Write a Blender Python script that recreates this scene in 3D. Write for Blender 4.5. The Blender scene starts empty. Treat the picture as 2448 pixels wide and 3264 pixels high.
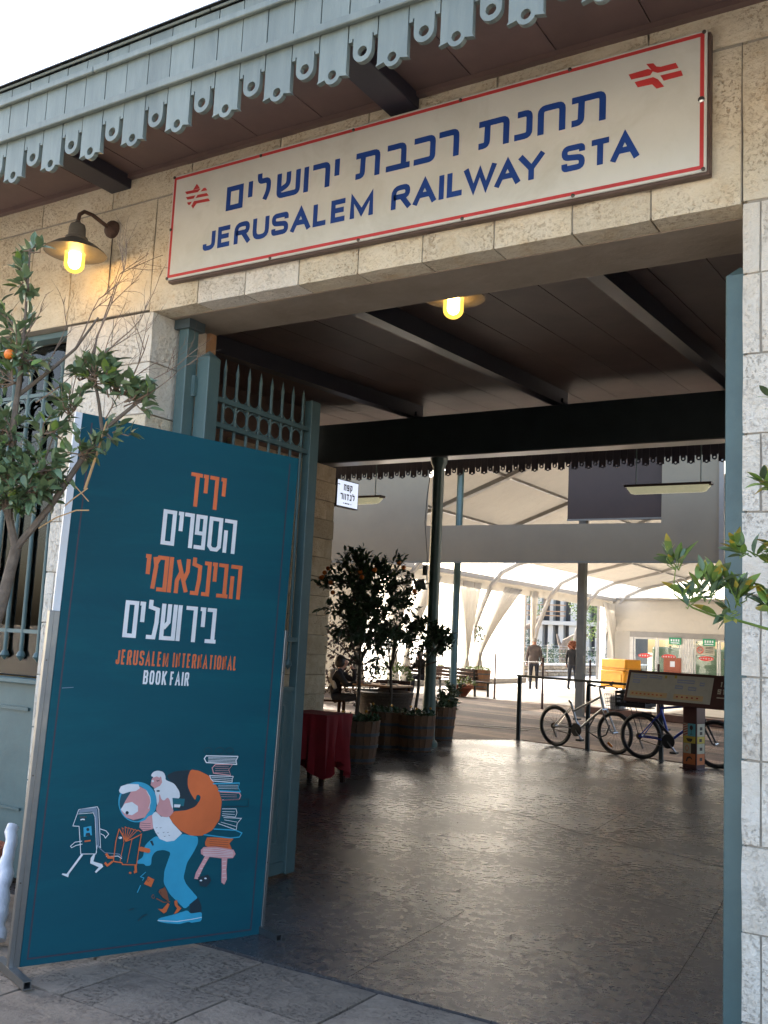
import bpy, bmesh, math, random
from mathutils import Vector, Matrix, noise
from mathutils.geometry import tessellate_polygon
random.seed(7)
R = math.radians
PI = math.pi
scene = bpy.context.scene
col = scene.collection

# ---------------------------------------------------------------- camera
cam_d = bpy.data.cameras.new('camera')
cam = bpy.data.objects.new('camera', cam_d)
col.objects.link(cam)
yaw, pitch, roll = -0.5592, 0.1259, 0.0477
fw = Vector((math.sin(yaw)*math.cos(pitch), math.cos(yaw)*math.cos(pitch), math.sin(pitch)))
r0 = Vector((math.cos(yaw), -math.sin(yaw), 0)); u0 = r0.cross(fw)
rt = r0*math.cos(roll) + u0*math.sin(roll)
up = u0*math.cos(roll) - r0*math.sin(roll)
mw = Matrix((rt, up, -fw)).transposed().to_4x4()
mw.translation = (0, 0, 1.5)
cam.matrix_world = mw
cam_d.sensor_fit = 'HORIZONTAL'
cam_d.sensor_width = 36
cam_d.lens = 46.46
cam_d.clip_start = 0.05
cam_d.clip_end = 2000
scene.camera = cam

# ---------------------------------------------------------------- world, sun, exposure
SUN = Vector((-0.76, 0.47, 0.45)).normalized()
elev = math.asin(SUN.z)
azim = math.atan2(SUN.x, SUN.y)
world = bpy.data.worlds.new('World')
scene.world = world
world.use_nodes = True
wn = world.node_tree
wn.nodes.clear()
sky = wn.nodes.new('ShaderNodeTexSky')
sky.sky_type = 'NISHITA'
sky.sun_disc = False
sky.sun_elevation = elev
sky.sun_rotation = azim
sky.air_density = 1.0
sky.dust_density = 5.0
sky.ozone_density = 0.7
wbg = wn.nodes.new('ShaderNodeBackground')
wbg.inputs['Strength'].default_value = 0.15
wo = wn.nodes.new('ShaderNodeOutputWorld')
wn.links.new(sky.outputs[0], wbg.inputs[0])
wn.links.new(wbg.outputs[0], wo.inputs[0])
sd = bpy.data.lights.new('sun', 'SUN')
sd.energy = 2.7
sd.angle = R(0.6)
sd.color = (1.0, 0.93, 0.82)
so = bpy.data.objects.new('sun', sd)
so.rotation_euler = SUN.to_track_quat('Z', 'Y').to_euler()
col.objects.link(so)
scene.view_settings.view_transform = 'Standard'
scene.view_settings.look = 'None'
scene.view_settings.gamma = 1
scene.view_settings.exposure = 2.7
scene.view_settings.use_curve_mapping = False
scene.render.engine = 'CYCLES'
scene.cycles.max_bounces = 8
scene.cycles.diffuse_bounces = 5
scene.cycles.glossy_bounces = 4
scene.cycles.transmission_bounces = 6
scene.cycles.transparent_max_bounces = 10
scene.cycles.use_denoising = True

# ---------------------------------------------------------------- helpers
WM = {}

class MB:
    def __init__(s):
        s.v = []; s.f = []; s.m = []; s.cur = 0
    def add(s, vs, fs):
        n = len(s.v)
        s.v += [tuple(p) for p in vs]
        s.f += [tuple(i+n for i in f) for f in fs]
        s.m += [s.cur]*len(fs)
        return s
    def box(s, a, b, M=None):
        x0, y0, z0 = [min(a[i], b[i]) for i in range(3)]
        x1, y1, z1 = [max(a[i], b[i]) for i in range(3)]
        vs = [(x0,y0,z0),(x1,y0,z0),(x1,y1,z0),(x0,y1,z0),(x0,y0,z1),(x1,y0,z1),(x1,y1,z1),(x0,y1,z1)]
        if M: vs = [M @ Vector(v) for v in vs]
        return s.add(vs, [(0,3,2,1),(4,5,6,7),(0,1,5,4),(1,2,6,5),(2,3,7,6),(3,0,4,7)])
    def bar(s, p, q, w, h, upv=(0,0,1)):
        p, q = Vector(p), Vector(q); d = q-p; L = d.length; d.normalize()
        u = Vector(upv); sx = d.cross(u)
        if sx.length < 1e-4: sx = d.cross(Vector((1,0,0)))
        sx.normalize(); u = sx.cross(d)
        M = Matrix((d, sx, u)).transposed().to_4x4(); M.translation = p
        return s.box((0,-w/2,-h/2), (L,w/2,h/2), M)
    def tube(s, pts, r, n=8, cap=True, closed=False):
        pts = [Vector(p) for p in pts]
        N = len(pts)
        rs = list(r) if isinstance(r, (list, tuple)) else [r]*N
        vs = []; prev = None
        for i, p in enumerate(pts):
            if closed: t = pts[(i+1) % N]-pts[i-1]
            else: t = pts[min(i+1, N-1)]-pts[max(i-1, 0)]
            if t.length < 1e-9: t = Vector((0,0,1))
            t.normalize()
            if prev is None:
                a = Vector((0,0,1)) if abs(t.z) < .9 else Vector((1,0,0))
                prev = t.cross(a).normalized()
            prev = (prev - t*prev.dot(t))
            if prev.length < 1e-6: prev = t.orthogonal()
            prev.normalize()
            b = t.cross(prev)
            for k in range(n):
                a = 2*PI*k/n
                vs.append(p + (prev*math.cos(a)+b*math.sin(a))*rs[i])
        fs = []
        for i in range(N if closed else N-1):
            j = (i+1) % N
            for k in range(n):
                fs.append((i*n+k, i*n+(k+1) % n, j*n+(k+1) % n, j*n+k))
        if cap and not closed:
            fs.append(tuple(range(n-1, -1, -1))); fs.append(tuple((N-1)*n+k for k in range(n)))
        return s.add(vs, fs)
    def lathe(s, prof, c=(0,0,0), n=20, ax=None):
        c = Vector(c); vs = []; fs = []
        q = Vector(ax).to_track_quat('Z','Y') if ax else None
        for (r, z) in prof:
            for k in range(n):
                a = 2*PI*k/n
                v = Vector((r*math.cos(a), r*math.sin(a), z))
                if q: v = q @ v
                vs.append(c+v)
        for i in range(len(prof)-1):
            for k in range(n):
                fs.append((i*n+k, i*n+(k+1) % n, (i+1)*n+(k+1) % n, (i+1)*n+k))
        if prof[0][0] > 1e-5: fs.append(tuple(range(n-1, -1, -1)))
        if prof[-1][0] > 1e-5: fs.append(tuple((len(prof)-1)*n+k for k in range(n)))
        return s.add(vs, fs)
    def ball(s, c, r, n=10, sq=(1,1,1)):
        c = Vector(c); m = n//2+1; vs = []; fs = []
        for i in range(m+1):
            t = PI*i/m
            for k in range(n):
                a = 2*PI*k/n
                vs.append(c+Vector((r*sq[0]*math.sin(t)*math.cos(a), r*sq[1]*math.sin(t)*math.sin(a), r*sq[2]*math.cos(t))))
        for i in range(m):
            for k in range(n):
                fs.append((i*n+k, (i+1)*n+k, (i+1)*n+(k+1) % n, i*n+(k+1) % n))
        return s.add(vs, fs)
    def ring(s, c, R_, r, ax=(0,1,0), n=24, m=6):
        q = Vector(ax).to_track_quat('Z','Y'); c = Vector(c)
        return s.tube([c+q @ Vector((R_*math.cos(2*PI*i/n), R_*math.sin(2*PI*i/n), 0)) for i in range(n)], r, m, closed=True)
    def prism(s, loops, T, depth):
        """loops: 2D outer then holes; T(x, y, d) -> 3D"""
        allp = [p for l in loops for p in l]
        tri = tessellate_polygon([[Vector((x, y, 0)) for x, y in l] for l in loops])
        n = len(allp)
        vs = [T(x, y, 0) for x, y in allp]
        fs = [tuple(t) for t in tri]
        if depth:
            vs += [T(x, y, depth) for x, y in allp]
            fs += [tuple(i+n for i in reversed(t)) for t in tri]
            o = 0
            for l in loops:
                k = len(l)
                for i in range(k):
                    j = (i+1) % k
                    fs.append((o+i, o+j, o+j+n, o+i+n))
                o += k
        return s.add(vs, fs)
    def ribbon(s, pts, t, T, d=0, closed=False, t2=None):
        """flat stroke with mitred corners; t thickness across x, t2 across y"""
        k = (t2/t) if t2 else 1.0
        P = [Vector((x, y/k)) for x, y in pts]
        N = len(P); L = []; Rr = []
        for i in range(N):
            a = P[i]-P[i-1] if (i > 0 or closed) else None
            b = P[(i+1) % N]-P[i] if (i < N-1 or closed) else None
            if a is not None and a.length < 1e-9: a = None
            if b is not None and b.length < 1e-9: b = None
            da = a.normalized() if a else None; db = b.normalized() if b else None
            if da is None and db is None: da = db = Vector((1, 0))
            da = da or db; db = db or da
            n1 = Vector((-da.y, da.x)); n2 = Vector((-db.y, db.x))
            m = n1+n2
            if m.length < .3: m = n1; sc = 1
            else:
                m.normalize(); sc = min(1/max(m.dot(n1), .4), 2.2)
            L.append(P[i]+m*sc*t/2); Rr.append(P[i]-m*sc*t/2)
        vs = [T(p.x, p.y*k, d) for p in L]+[T(p.x, p.y*k, d) for p in Rr]
        fs = [(i, (i+1) % N, N+(i+1) % N, N+i) for i in range(N if closed else N-1)]
        return s.add(vs, fs)
    def build(s, name, mats, parent=None, local=False, smooth=False, bevel=0, mesh_only=False, mtx=None):
        me = bpy.data.meshes.new(name)
        me.from_pydata(s.v, [], s.f)
        if not isinstance(mats, (list, tuple)): mats = [mats]
        for m in mats: me.materials.append(m)
        for p, i in zip(me.polygons, s.m): p.material_index = i; p.use_smooth = smooth
        if smooth or bevel or True:
            bm = bmesh.new(); bm.from_mesh(me)
            if bevel:
                bmesh.ops.remove_doubles(bm, verts=bm.verts, dist=1e-5)
                bmesh.ops.bevel(bm, geom=[e for e in bm.edges if e.calc_face_angle(0) > .5], offset=bevel, segments=1, affect='EDGES', profile=.5)
            bmesh.ops.recalc_face_normals(bm, faces=bm.faces)
            bm.to_mesh(me); bm.free()
        if smooth: me.set_sharp_from_angle(angle=R(42))
        me.update()
        if mesh_only: return me
        return link(name, me, parent, local, mtx)

def link(name, me, parent=None, local=False, mtx=None):
    o = bpy.data.objects.new(name, me)
    col.objects.link(o)
    if mtx is not None: o.matrix_basis = mtx
    if parent is not None:
        o.parent = parent
        pm = WM.get(parent.name, Matrix())
        if local: WM[o.name] = pm @ (mtx or Matrix())
        else:
            o.matrix_parent_inverse = pm.inverted()
            WM[o.name] = mtx.copy() if mtx is not None else Matrix()
    else: WM[o.name] = mtx.copy() if mtx is not None else Matrix()
    return o

def thing(name, label, cat, loc=(0,0,0), rz=0, group=None, kind=None):
    o = bpy.data.objects.new(name, None)
    o.empty_display_size = .1
    col.objects.link(o)
    M = Matrix.Translation(loc) @ Matrix.Rotation(rz, 4, 'Z')
    o.matrix_basis = M; WM[o.name] = M
    return tag(o, label, cat, group, kind)

def tag(o, label=None, cat=None, group=None, kind=None):
    if label: o['label'] = label
    if cat: o['category'] = cat
    if group: o['group'] = group
    if kind: o['kind'] = kind
    return o

def dup(root, M, label=None, group=None):
    kids = {}
    for o in list(bpy.data.objects):
        if o.parent: kids.setdefault(o.parent.name, []).append(o)
    def rec(o, par):
        c = o.copy(); col.objects.link(c)
        if par: c.parent = par
        for k in kids.get(o.name, []): rec(k, c)
        return c
    r = rec(root, None); r.matrix_basis = M; WM[r.name] = M.copy()
    if label: r['label'] = label
    if group: r['group'] = group
    return r

def text(string, name, mat, T, x0, x1, y0, y1, parent, bold=.0, d=0.0, extra=None):
    cu = bpy.data.curves.new('t', 'FONT'); cu.body = string; cu.offset = bold; cu.size = 1
    cu.resolution_u = 3
    o = bpy.data.objects.new('t', cu); col.objects.link(o)
    bpy.context.view_layer.update()
    me = bpy.data.meshes.new_from_object(o.evaluated_get(bpy.context.evaluated_depsgraph_get()))
    bpy.data.objects.remove(o); bpy.data.curves.remove(cu)
    xs = [v.co.x for v in me.vertices]; ys = [v.co.y for v in me.vertices]
    ax, bx, ay, by = min(xs), max(xs), min(ys), max(ys)
    for v in me.vertices:
        u = x0+(v.co.x-ax)/(bx-ax)*(x1-x0); w = y0+(v.co.y-ay)/(by-ay)*(y1-y0)
        v.co = Vector(T(u, w, d))
    me.materials.clear(); me.materials.append(mat); me.name = name
    return link(name, me, parent)

# ---------------------------------------------------------------- materials
def nm(t, typ, **kw):
    n = t.nodes.new(typ)
    for k, v in kw.items(): setattr(n, k, v)
    return n

def M_(name, c, rough=.6, c2=None, scale=4.0, bump=0.0, bscale=60.0, metal=0.0, rnd=0.0, spec=.5, stretch=None, emis=None, es=0.0, alpha=None, c3=None, s3=1.5, rvar=0.0, bdist=.01, thr=(.35,.7)):
    m = bpy.data.materials.new(name); m.use_nodes = True
    t = m.node_tree; L = t.links
    b = t.nodes['Principled BSDF']
    b.inputs['Roughness'].default_value = rough
    b.inputs['Metallic'].default_value = metal
    b.inputs['Specular IOR Level'].default_value = spec
    geo = nm(t, 'ShaderNodeNewGeometry')
    src = geo.outputs['Position']
    if stretch:
        mp = nm(t, 'ShaderNodeVectorMath', operation='MULTIPLY'); mp.inputs[1].default_value = stretch
        L.new(src, mp.inputs[0]); src = mp.outputs[0]
    c = tuple(c)+(1,)
    c2 = tuple(c2)+(1,) if c2 else tuple(x*.78 for x in c[:3])+(1,)
    n1 = nm(t, 'ShaderNodeTexNoise'); n1.inputs['Scale'].default_value = scale; n1.inputs['Detail'].default_value = 6; n1.inputs['Roughness'].default_value = .62
    L.new(src, n1.inputs['Vector'])
    mr = nm(t, 'ShaderNodeMapRange'); mr.inputs[1].default_value = thr[0]; mr.inputs[2].default_value = thr[1]
    L.new(n1.outputs['Fac'], mr.inputs[0])
    mx = nm(t, 'ShaderNodeMix', data_type='RGBA'); mx.inputs[6].default_value = c; mx.inputs[7].default_value = c2
    L.new(mr.outputs[0], mx.inputs[0]); out = mx.outputs[2]
    if c3:
        n3 = nm(t, 'ShaderNodeTexNoise'); n3.inputs['Scale'].default_value = s3; n3.inputs['Detail'].default_value = 7; n3.inputs['Roughness'].default_value = .7; n3.inputs['Distortion'].default_value = .6
        L.new(src, n3.inputs['Vector'])
        r3 = nm(t, 'ShaderNodeMapRange'); r3.inputs[1].default_value = .5; r3.inputs[2].default_value = .72
        L.new(n3.outputs['Fac'], r3.inputs[0])
        m3 = nm(t, 'ShaderNodeMix', data_type='RGBA'); m3.inputs[7].default_value = tuple(c3)+(1,)
        L.new(out, m3.inputs[6]); L.new(r3.outputs[0], m3.inputs[0]); out = m3.outputs[2]
    if rnd:
        oi = nm(t, 'ShaderNodeObjectInfo')
        rr = nm(t, 'ShaderNodeMapRange'); rr.inputs[3].default_value = 1-rnd; rr.inputs[4].default_value = 1+rnd
        L.new(oi.outputs['Random'], rr.inputs[0])
        vm = nm(t, 'ShaderNodeVectorMath', operation='SCALE'); L.new(out, vm.inputs[0]); L.new(rr.outputs[0], vm.inputs['Scale']); out = vm.outputs[0]
    L.new(out, b.inputs['Base Color'])
    if rvar:
        rm = nm(t, 'ShaderNodeMapRange'); rm.inputs[1].default_value = .3; rm.inputs[2].default_value = .7
        rm.inputs[3].default_value = max(rough-rvar, .03); rm.inputs[4].default_value = min(rough+rvar, 1)
        L.new(n1.outputs['Fac'], rm.inputs[0]); L.new(rm.outputs[0], b.inputs['Roughness'])
    if bump:
        nb = nm(t, 'ShaderNodeTexNoise'); nb.inputs['Scale'].default_value = bscale; nb.inputs['Detail'].default_value = 5; nb.inputs['Roughness'].default_value = .65
        L.new(src, nb.inputs['Vector'])
        bp = nm(t, 'ShaderNodeBump'); bp.inputs['Strength'].default_value = bump; bp.inputs['Distance'].default_value = bdist
        L.new(nb.outputs['Fac'], bp.inputs['Height']); L.new(bp.outputs[0], b.inputs['Normal'])
    if emis:
        b.inputs['Emission Color'].default_value = tuple(emis)+(1,); b.inputs['Emission Strength'].default_value = es
    if alpha is not None: b.inputs['Alpha'].default_value = alpha
    return m

def fabric(name, c, trans=.5, clear=0.0):
    m = bpy.data.materials.new(name); m.use_nodes = True
    t = m.node_tree; L = t.links; t.nodes.remove(t.nodes['Principled BSDF'])
    out = t.nodes['Material Output']
    geo = nm(t, 'ShaderNodeNewGeometry')
    n1 = nm(t, 'ShaderNodeTexNoise'); n1.inputs['Scale'].default_value = 1.3; n1.inputs['Detail'].default_value = 5
    L.new(geo.outputs['Position'], n1.inputs['Vector'])
    mx = nm(t, 'ShaderNodeMix', data_type='RGBA'); mx.inputs[6].default_value = tuple(c)+(1,); mx.inputs[7].default_value = tuple(x*.86 for x in c)+(1,)
    L.new(n1.outputs['Fac'], mx.inputs[0])
    d = nm(t, 'ShaderNodeBsdfDiffuse'); tr = nm(t, 'ShaderNodeBsdfTranslucent'); ms = nm(t, 'ShaderNodeMixShader')
    ms.inputs[0].default_value = trans
    nb = nm(t, 'ShaderNodeTexNoise'); nb.inputs['Scale'].default_value = 2.5; nb.inputs['Detail'].default_value = 3
    L.new(geo.outputs['Position'], nb.inputs['Vector'])
    bp = nm(t, 'ShaderNodeBump'); bp.inputs['Strength'].default_value = .5; bp.inputs['Distance'].default_value = .12
    L.new(nb.outputs['Fac'], bp.inputs['Height'])
    for q in (d, tr): L.new(mx.outputs[2], q.inputs['Color']); L.new(bp.outputs[0], q.inputs['Normal'])
    L.new(d.outputs[0], ms.inputs[1]); L.new(tr.outputs[0], ms.inputs[2]); res = ms.outputs[0]
    if clear:
        tp = nm(t, 'ShaderNodeBsdfTransparent'); m2 = nm(t, 'ShaderNodeMixShader'); m2.inputs[0].default_value = clear
        L.new(res, m2.inputs[1]); L.new(tp.outputs[0], m2.inputs[2]); res = m2.outputs[0]
    L.new(res, out.inputs['Surface'])
    return m

def glass(name, tint=(.9,.95,.93), refl=.12, rough=.02):
    m = bpy.data.materials.new(name); m.use_nodes = True
    t = m.node_tree; L = t.links; t.nodes.remove(t.nodes['Principled BSDF'])
    out = t.nodes['Material Output']
    tp = nm(t, 'ShaderNodeBsdfTransparent'); tp.inputs[0].default_value = tuple(tint)+(1,)
    g = nm(t, 'ShaderNodeBsdfGlossy'); g.inputs['Roughness'].default_value = rough
    fr = nm(t, 'ShaderNodeFresnel'); fr.inputs[0].default_value = 1.5
    ms = nm(t, 'ShaderNodeMixShader')
    L.new(fr.outputs[0], ms.inputs[0]); L.new(tp.outputs[0], ms.inputs[1]); L.new(g.outputs[0], ms.inputs[2])
    L.new(ms.outputs[0], out.inputs['Surface'])
    return m

def stone_mat(name, base, warm, stain, pit, st_lo=.5, rnd=.1, bump=.8):
    """rough dressed limestone: tint per block, iron stain patches, small pits, chisel relief"""
    m = bpy.data.materials.new(name); m.use_nodes = True
    t = m.node_tree; L = t.links; b = t.nodes['Principled BSDF']; b.inputs['Roughness'].default_value = .88
    geo = nm(t, 'ShaderNodeNewGeometry'); P = geo.outputs['Position']
    oi = nm(t, 'ShaderNodeObjectInfo')
    off = nm(t, 'ShaderNodeVectorMath', operation='MULTIPLY_ADD')
    cx = nm(t, 'ShaderNodeCombineXYZ'); L.new(oi.outputs['Random'], cx.inputs[0]); L.new(oi.outputs['Random'], cx.inputs[2])
    off.inputs[1].default_value = (37, 11, 23); L.new(cx.outputs[0], off.inputs[0]); L.new(P, off.inputs[2])
    def noise_(s, d=6, r=.65, dist=0, v=off.outputs[0]):
        n = nm(t, 'ShaderNodeTexNoise'); n.inputs['Scale'].default_value = s; n.inputs['Detail'].default_value = d; n.inputs['Roughness'].default_value = r; n.inputs['Distortion'].default_value = dist
        L.new(v, n.inputs['Vector']); return n.outputs['Fac']
    def mr(x, a, b_, c=0, d=1):
        n = nm(t, 'ShaderNodeMapRange'); n.inputs[1].default_value = a; n.inputs[2].default_value = b_; n.inputs[3].default_value = c; n.inputs[4].default_value = d
        L.new(x, n.inputs[0]); return n.outputs[0]
    def mix(f, a, c):
        n = nm(t, 'ShaderNodeMix', data_type='RGBA')
        L.new(f, n.inputs[0])
        for i, q in ((6, a), (7, c)):
            if isinstance(q, tuple): n.inputs[i].default_value = q+(1,)
            else: L.new(q, n.inputs[i])
        return n.outputs[2]
    c = mix(mr(noise_(6), .35, .65), base, warm)
    c = mix(mr(noise_(7, 8, .78, .3), st_lo, st_lo+.16), c, stain)
    pits = mr(noise_(55, 4, .75), .53, .63)
    zone = mr(noise_(3.4, 4), .40, .62)
    ml = nm(t, 'ShaderNodeMath', operation='MULTIPLY'); L.new(pits, ml.inputs[0]); L.new(zone, ml.inputs[1])
    c = mix(ml.outputs[0], c, pit)
    sc = nm(t, 'ShaderNodeVectorMath', operation='SCALE'); L.new(c, sc.inputs[0]); L.new(mr(oi.outputs['Random'], 0, 1, 1-rnd, 1+rnd), sc.inputs['Scale'])
    L.new(sc.outputs[0], b.inputs['Base Color'])
    h1 = noise_(34, 7, .72); h2 = noise_(9, 3)
    ad = nm(t, 'ShaderNodeMath', operation='MULTIPLY_ADD'); L.new(h2, ad.inputs[0]); ad.inputs[1].default_value = 1.3; L.new(h1, ad.inputs[2])
    a2 = nm(t, 'ShaderNodeMath', operation='MULTIPLY_ADD'); L.new(ml.outputs[0], a2.inputs[0]); a2.inputs[1].default_value = -.5; L.new(ad.outputs[0], a2.inputs[2])
    bp = nm(t, 'ShaderNodeBump'); bp.inputs['Strength'].default_value = bump; bp.inputs['Distance'].default_value = .02
    L.new(a2.outputs[0], bp.inputs['Height']); L.new(bp.outputs[0], b.inputs['Normal'])
    return m

MT = {}
MT['stone_y'] = stone_mat('stained_limestone', (.68,.605,.475), (.62,.53,.385), (.53,.40,.25), (.45,.34,.225), .54, .07, .75)
MT['stone_w'] = stone_mat('pale_limestone', (.72,.675,.60), (.66,.60,.51), (.60,.52,.40), (.55,.48,.39), .62, .06, .85)
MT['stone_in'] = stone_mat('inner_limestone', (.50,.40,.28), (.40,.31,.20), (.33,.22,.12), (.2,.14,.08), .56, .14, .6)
MT['mortar'] = M_('mortar', (.34,.31,.26), .9, (.26,.23,.19), 9, .5, 50)
MT['plaster'] = M_('lintel_plaster', (.30,.25,.20), .85, (.20,.16,.12), 2.2, .35, 12, c3=(.36,.31,.26), s3=1.1)
MT['teal'] = M_('teal_paint', (.075,.130,.135), .42, (.06,.105,.11), 5, .12, 30, rnd=.05, c3=(.09,.145,.148), s3=2.2)
MT['teal_board'] = M_('teal_board_paint', (.140,.170,.158), .5, (.105,.132,.125), 3.2, .18, 26, rnd=.09, stretch=(6,6,1), c3=(.165,.196,.182), s3=.9)
MT['teal_dark'] = M_('dark_teal_paint', (.050,.070,.078), .45, (.04,.055,.062), 4, .1, 30)
MT['greencol'] = M_('green_column_paint', (.085,.145,.13), .3, (.065,.11,.10), 5, .1, 30)
MT['navy'] = M_('beam_paint', (.032,.030,.042), .42, (.024,.022,.032), 4, .1, 20)
MT['soffit'] = M_('soffit_boards', (.165,.108,.098), .45, (.122,.08,.073), 3, .1, 22, rnd=.12)
MT['ceil'] = M_('ceiling_boards', (.16,.098,.078), .55, (.118,.070,.055), 1.6, .12, 14, c3=(.17,.11,.085), s3=.7, rnd=.08)
MT['sign'] = M_('sign_enamel', (.585,.585,.54), .35, (.53,.53,.485), 2.5, .03, 8, c3=(.50,.495,.44), s3=3.2)
MT['red'] = M_('red_print', (.52,.045,.045), .4); MT['blue'] = M_('blue_print', (.013,.055,.26), .4)
MT['brownmetal'] = M_('brown_backing_metal', (.10,.062,.048), .55, (.07,.04,.03), 12, .2, 40)
MT['bolt'] = M_('steel_bolt', (.12,.10,.085), .4, metal=.8)
MT['zinc'] = M_('galvanised_zinc', (.38,.38,.37), .35, (.30,.30,.30), 12, metal=.85, rvar=.1)
MT['lampshade'] = M_('grey_lamp_enamel', (.13,.12,.105), .45, (.09,.08,.07), 15, .1, 40)
MT['lampin'] = M_('inner_shade_enamel', (.55,.46,.25), .4)
MT['rust'] = M_('rusty_iron', (.09,.05,.035), .8, (.05,.025,.018), 30, .6, 60)
def jar_mat():
    m = bpy.data.materials.new('lit_glass_jar'); m.use_nodes = True
    t = m.node_tree; L = t.links; t.nodes.remove(t.nodes['Principled BSDF'])
    tp = nm(t, 'ShaderNodeBsdfTransparent'); tp.inputs[0].default_value = (1,.86,.55,1)
    em = nm(t, 'ShaderNodeEmission'); em.inputs[0].default_value = (1,.60,.10,1); em.inputs[1].default_value = .42
    ms = nm(t, 'ShaderNodeMixShader'); ms.inputs[0].default_value = .5
    L.new(tp.outputs[0], ms.inputs[1]); L.new(em.outputs[0], ms.inputs[2]); L.new(ms.outputs[0], t.nodes['Material Output'].inputs['Surface'])
    return m
MT['bulb'] = jar_mat()
MT['bulb_core'] = M_('lit_filament_tube', (1,.9,.7), .3, emis=(1,.62,.20), es=16.0)
MT['alu'] = M_('aluminium', (.24,.245,.25), .38, (.20,.205,.21), 8, metal=.9, rvar=.08)
MT['banner'] = M_('banner_print', (.002,.068,.095), .6, (.002,.056,.084), .9, .04, 90, c3=(.002,.080,.105), s3=.6, stretch=(1,1,6), thr=(.3,.7), spec=.22)
MT['white'] = M_('white_print', (.70,.72,.76), .45); MT['orange'] = M_('orange_print', (.62,.135,.04), .45)
MT['sky'] = M_('sky_blue_print', (.03,.33,.52), .45); MT['pink'] = M_('pink_print', (.62,.30,.31), .45)
MT['ink'] = M_('ink_print', (.008,.025,.040), .5); MT['grey'] = M_('grey_print', (.16,.22,.30), .5)
MT['brown'] = M_('brown_print', (.22,.07,.035), .5); MT['teal2'] = M_('deep_teal_print', (.005,.12,.16), .5); MT['teal3'] = M_('teal_print', (.006,.075,.115), .5)
MT['linep'] = M_('dark_line_print', (.035,.03,.05), .5)
MT['wplastic'] = M_('white_plastic', (.62,.62,.66), .4, (.52,.52,.58), 10, .5, 18, bdist=.02)
MT['bluepl'] = M_('blue_marking', (.04,.06,.30), .4)
MT['bark'] = M_('bark', (.14,.11,.085), .9, (.08,.06,.045), 22, .6, 60)
MT['twig'] = M_('dry_twig', (.20,.14,.095), .9, (.13,.085,.06), 30)
MT['leaf'] = M_('citrus_leaf', (.105,.150,.070), .42, (.062,.102,.052), 14, .2, 60, rnd=.32)
MT['leaf2'] = M_('young_citrus_leaf', (.15,.22,.04), .4, (.10,.17,.035), 18, .2, 60, rnd=.3)
MT['leafy'] = M_('yellowed_citrus_leaf', (.42,.30,.035), .45, (.22,.22,.04), 18, rnd=.2)
MT['leafd'] = M_('dark_citrus_leaf', (.055,.095,.040), .35, (.035,.07,.03), 12, .2, 60)
MT['fruit'] = M_('orange_peel', (.75,.20,.02), .45, (.65,.15,.015), 30, .3, 200)
MT['wood'] = M_('barrel_staves', (.17,.075,.03), .6, (.11,.05,.022), 5, .3, 40, rnd=.2, stretch=(3,3,1))
MT['hoop'] = M_('barrel_hoop', (.07,.08,.095), .45, (.05,.055,.06), 12, metal=.4)
MT['soil'] = M_('soil', (.05,.035,.025), .95, (.03,.02,.015), 20, .8, 50)
MT['terra'] = M_('terracotta', (.36,.11,.06), .8, (.28,.085,.045), 8, .2, 40)
MT['redcloth'] = M_('red_cloth', (.26,.008,.014), .85, (.19,.005,.01), 4, .3, 200)
MT['darkwood'] = M_('dark_wood', (.035,.015,.010), .8, (.025,.011,.008), 5, .2, 30, stretch=(4,4,1), spec=.15)
MT['wicker'] = M_('wicker', (.11,.08,.06), .8, (.05,.035,.025), 60, .8, 120)
MT['deck'] = M_('deck_planks', (.20,.135,.095), .62, (.13,.09,.065), 2.4, .25, 22, rnd=.4, rvar=.08, spec=.28)
MT['deck_shade'] = M_('shade_band_deck_planks', (.085,.055,.040), .62, (.06,.04,.03), 2.4, .25, 22, rnd=.4, spec=.28)  # darker copy of the deck wood: shadow and reflection bands put into the colour
MT['deckstep'] = M_('deck_edge_wood', (.14,.06,.04), .5, (.10,.04,.03), 4, .2, 20)
MT['plaza'] = M_('pale_plaza_floor', (.62,.59,.55), .45, (.54,.51,.47), 1.2, .15, 20, rvar=.1)
MT['ground'] = M_('open_ground', (.42,.37,.30), .95, (.34,.30,.23), .4, .4, 6)
MT['tent'] = fabric('marquee_fabric', (.37,.342,.295), .10)
MT['tent_out'] = fabric('clear_wall_film', (.92,.92,.90), .72, .25)
MT['clearroof'] = fabric('clear_roof_film', (.92,.93,.93), .6, .6)
MT['curtain'] = fabric('white_curtain', (.50,.475,.43), .26)
MT['panel'] = M_('grey_white_sheet', (.225,.192,.135), .6, (.20,.168,.12), 1.2, .1, 8)
MT['purple'] = M_('purple_brown_sheet', (.040,.022,.017), .6, (.032,.018,.014), 3)
MT['steelw'] = M_('white_steel', (.27,.255,.235), .4, (.22,.21,.195), 3)
MT['greypost'] = M_('grey_post_paint', (.20,.20,.18), .45, (.15,.15,.135), 4)
MT['doorw'] = M_('white_door_frame', (.62,.60,.56), .4)
MT['glass'] = glass('window_glass'); MT['pvc'] = glass('clear_door_pane', (.93,.95,.93))
MT['exitg'] = M_('exit_green', (.01,.22,.10), .5, emis=(.01,.3,.13), es=.05)
MT['redsign'] = M_('red_sticker', (.70,.05,.04), .5)
MT['yellow'] = M_('yellow_bin_plastic', (.72,.33,.015), .5, (.62,.27,.012), 3, .1, 12)
MT['black'] = M_('black_rubber', (.010,.010,.011), .6, (.016,.016,.016), 30, .3, 120)
MT['bikesilver'] = M_('silver_frame_paint', (.50,.50,.50), .28, metal=.6); MT['bikeblue'] = M_('blue_frame_paint', (.02,.05,.38), .28)
MT['chrome'] = M_('bright_steel', (.55,.55,.55), .25, metal=.95)
MT['reflector'] = M_('orange_reflector', (.8,.25,.03), .3)
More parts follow.
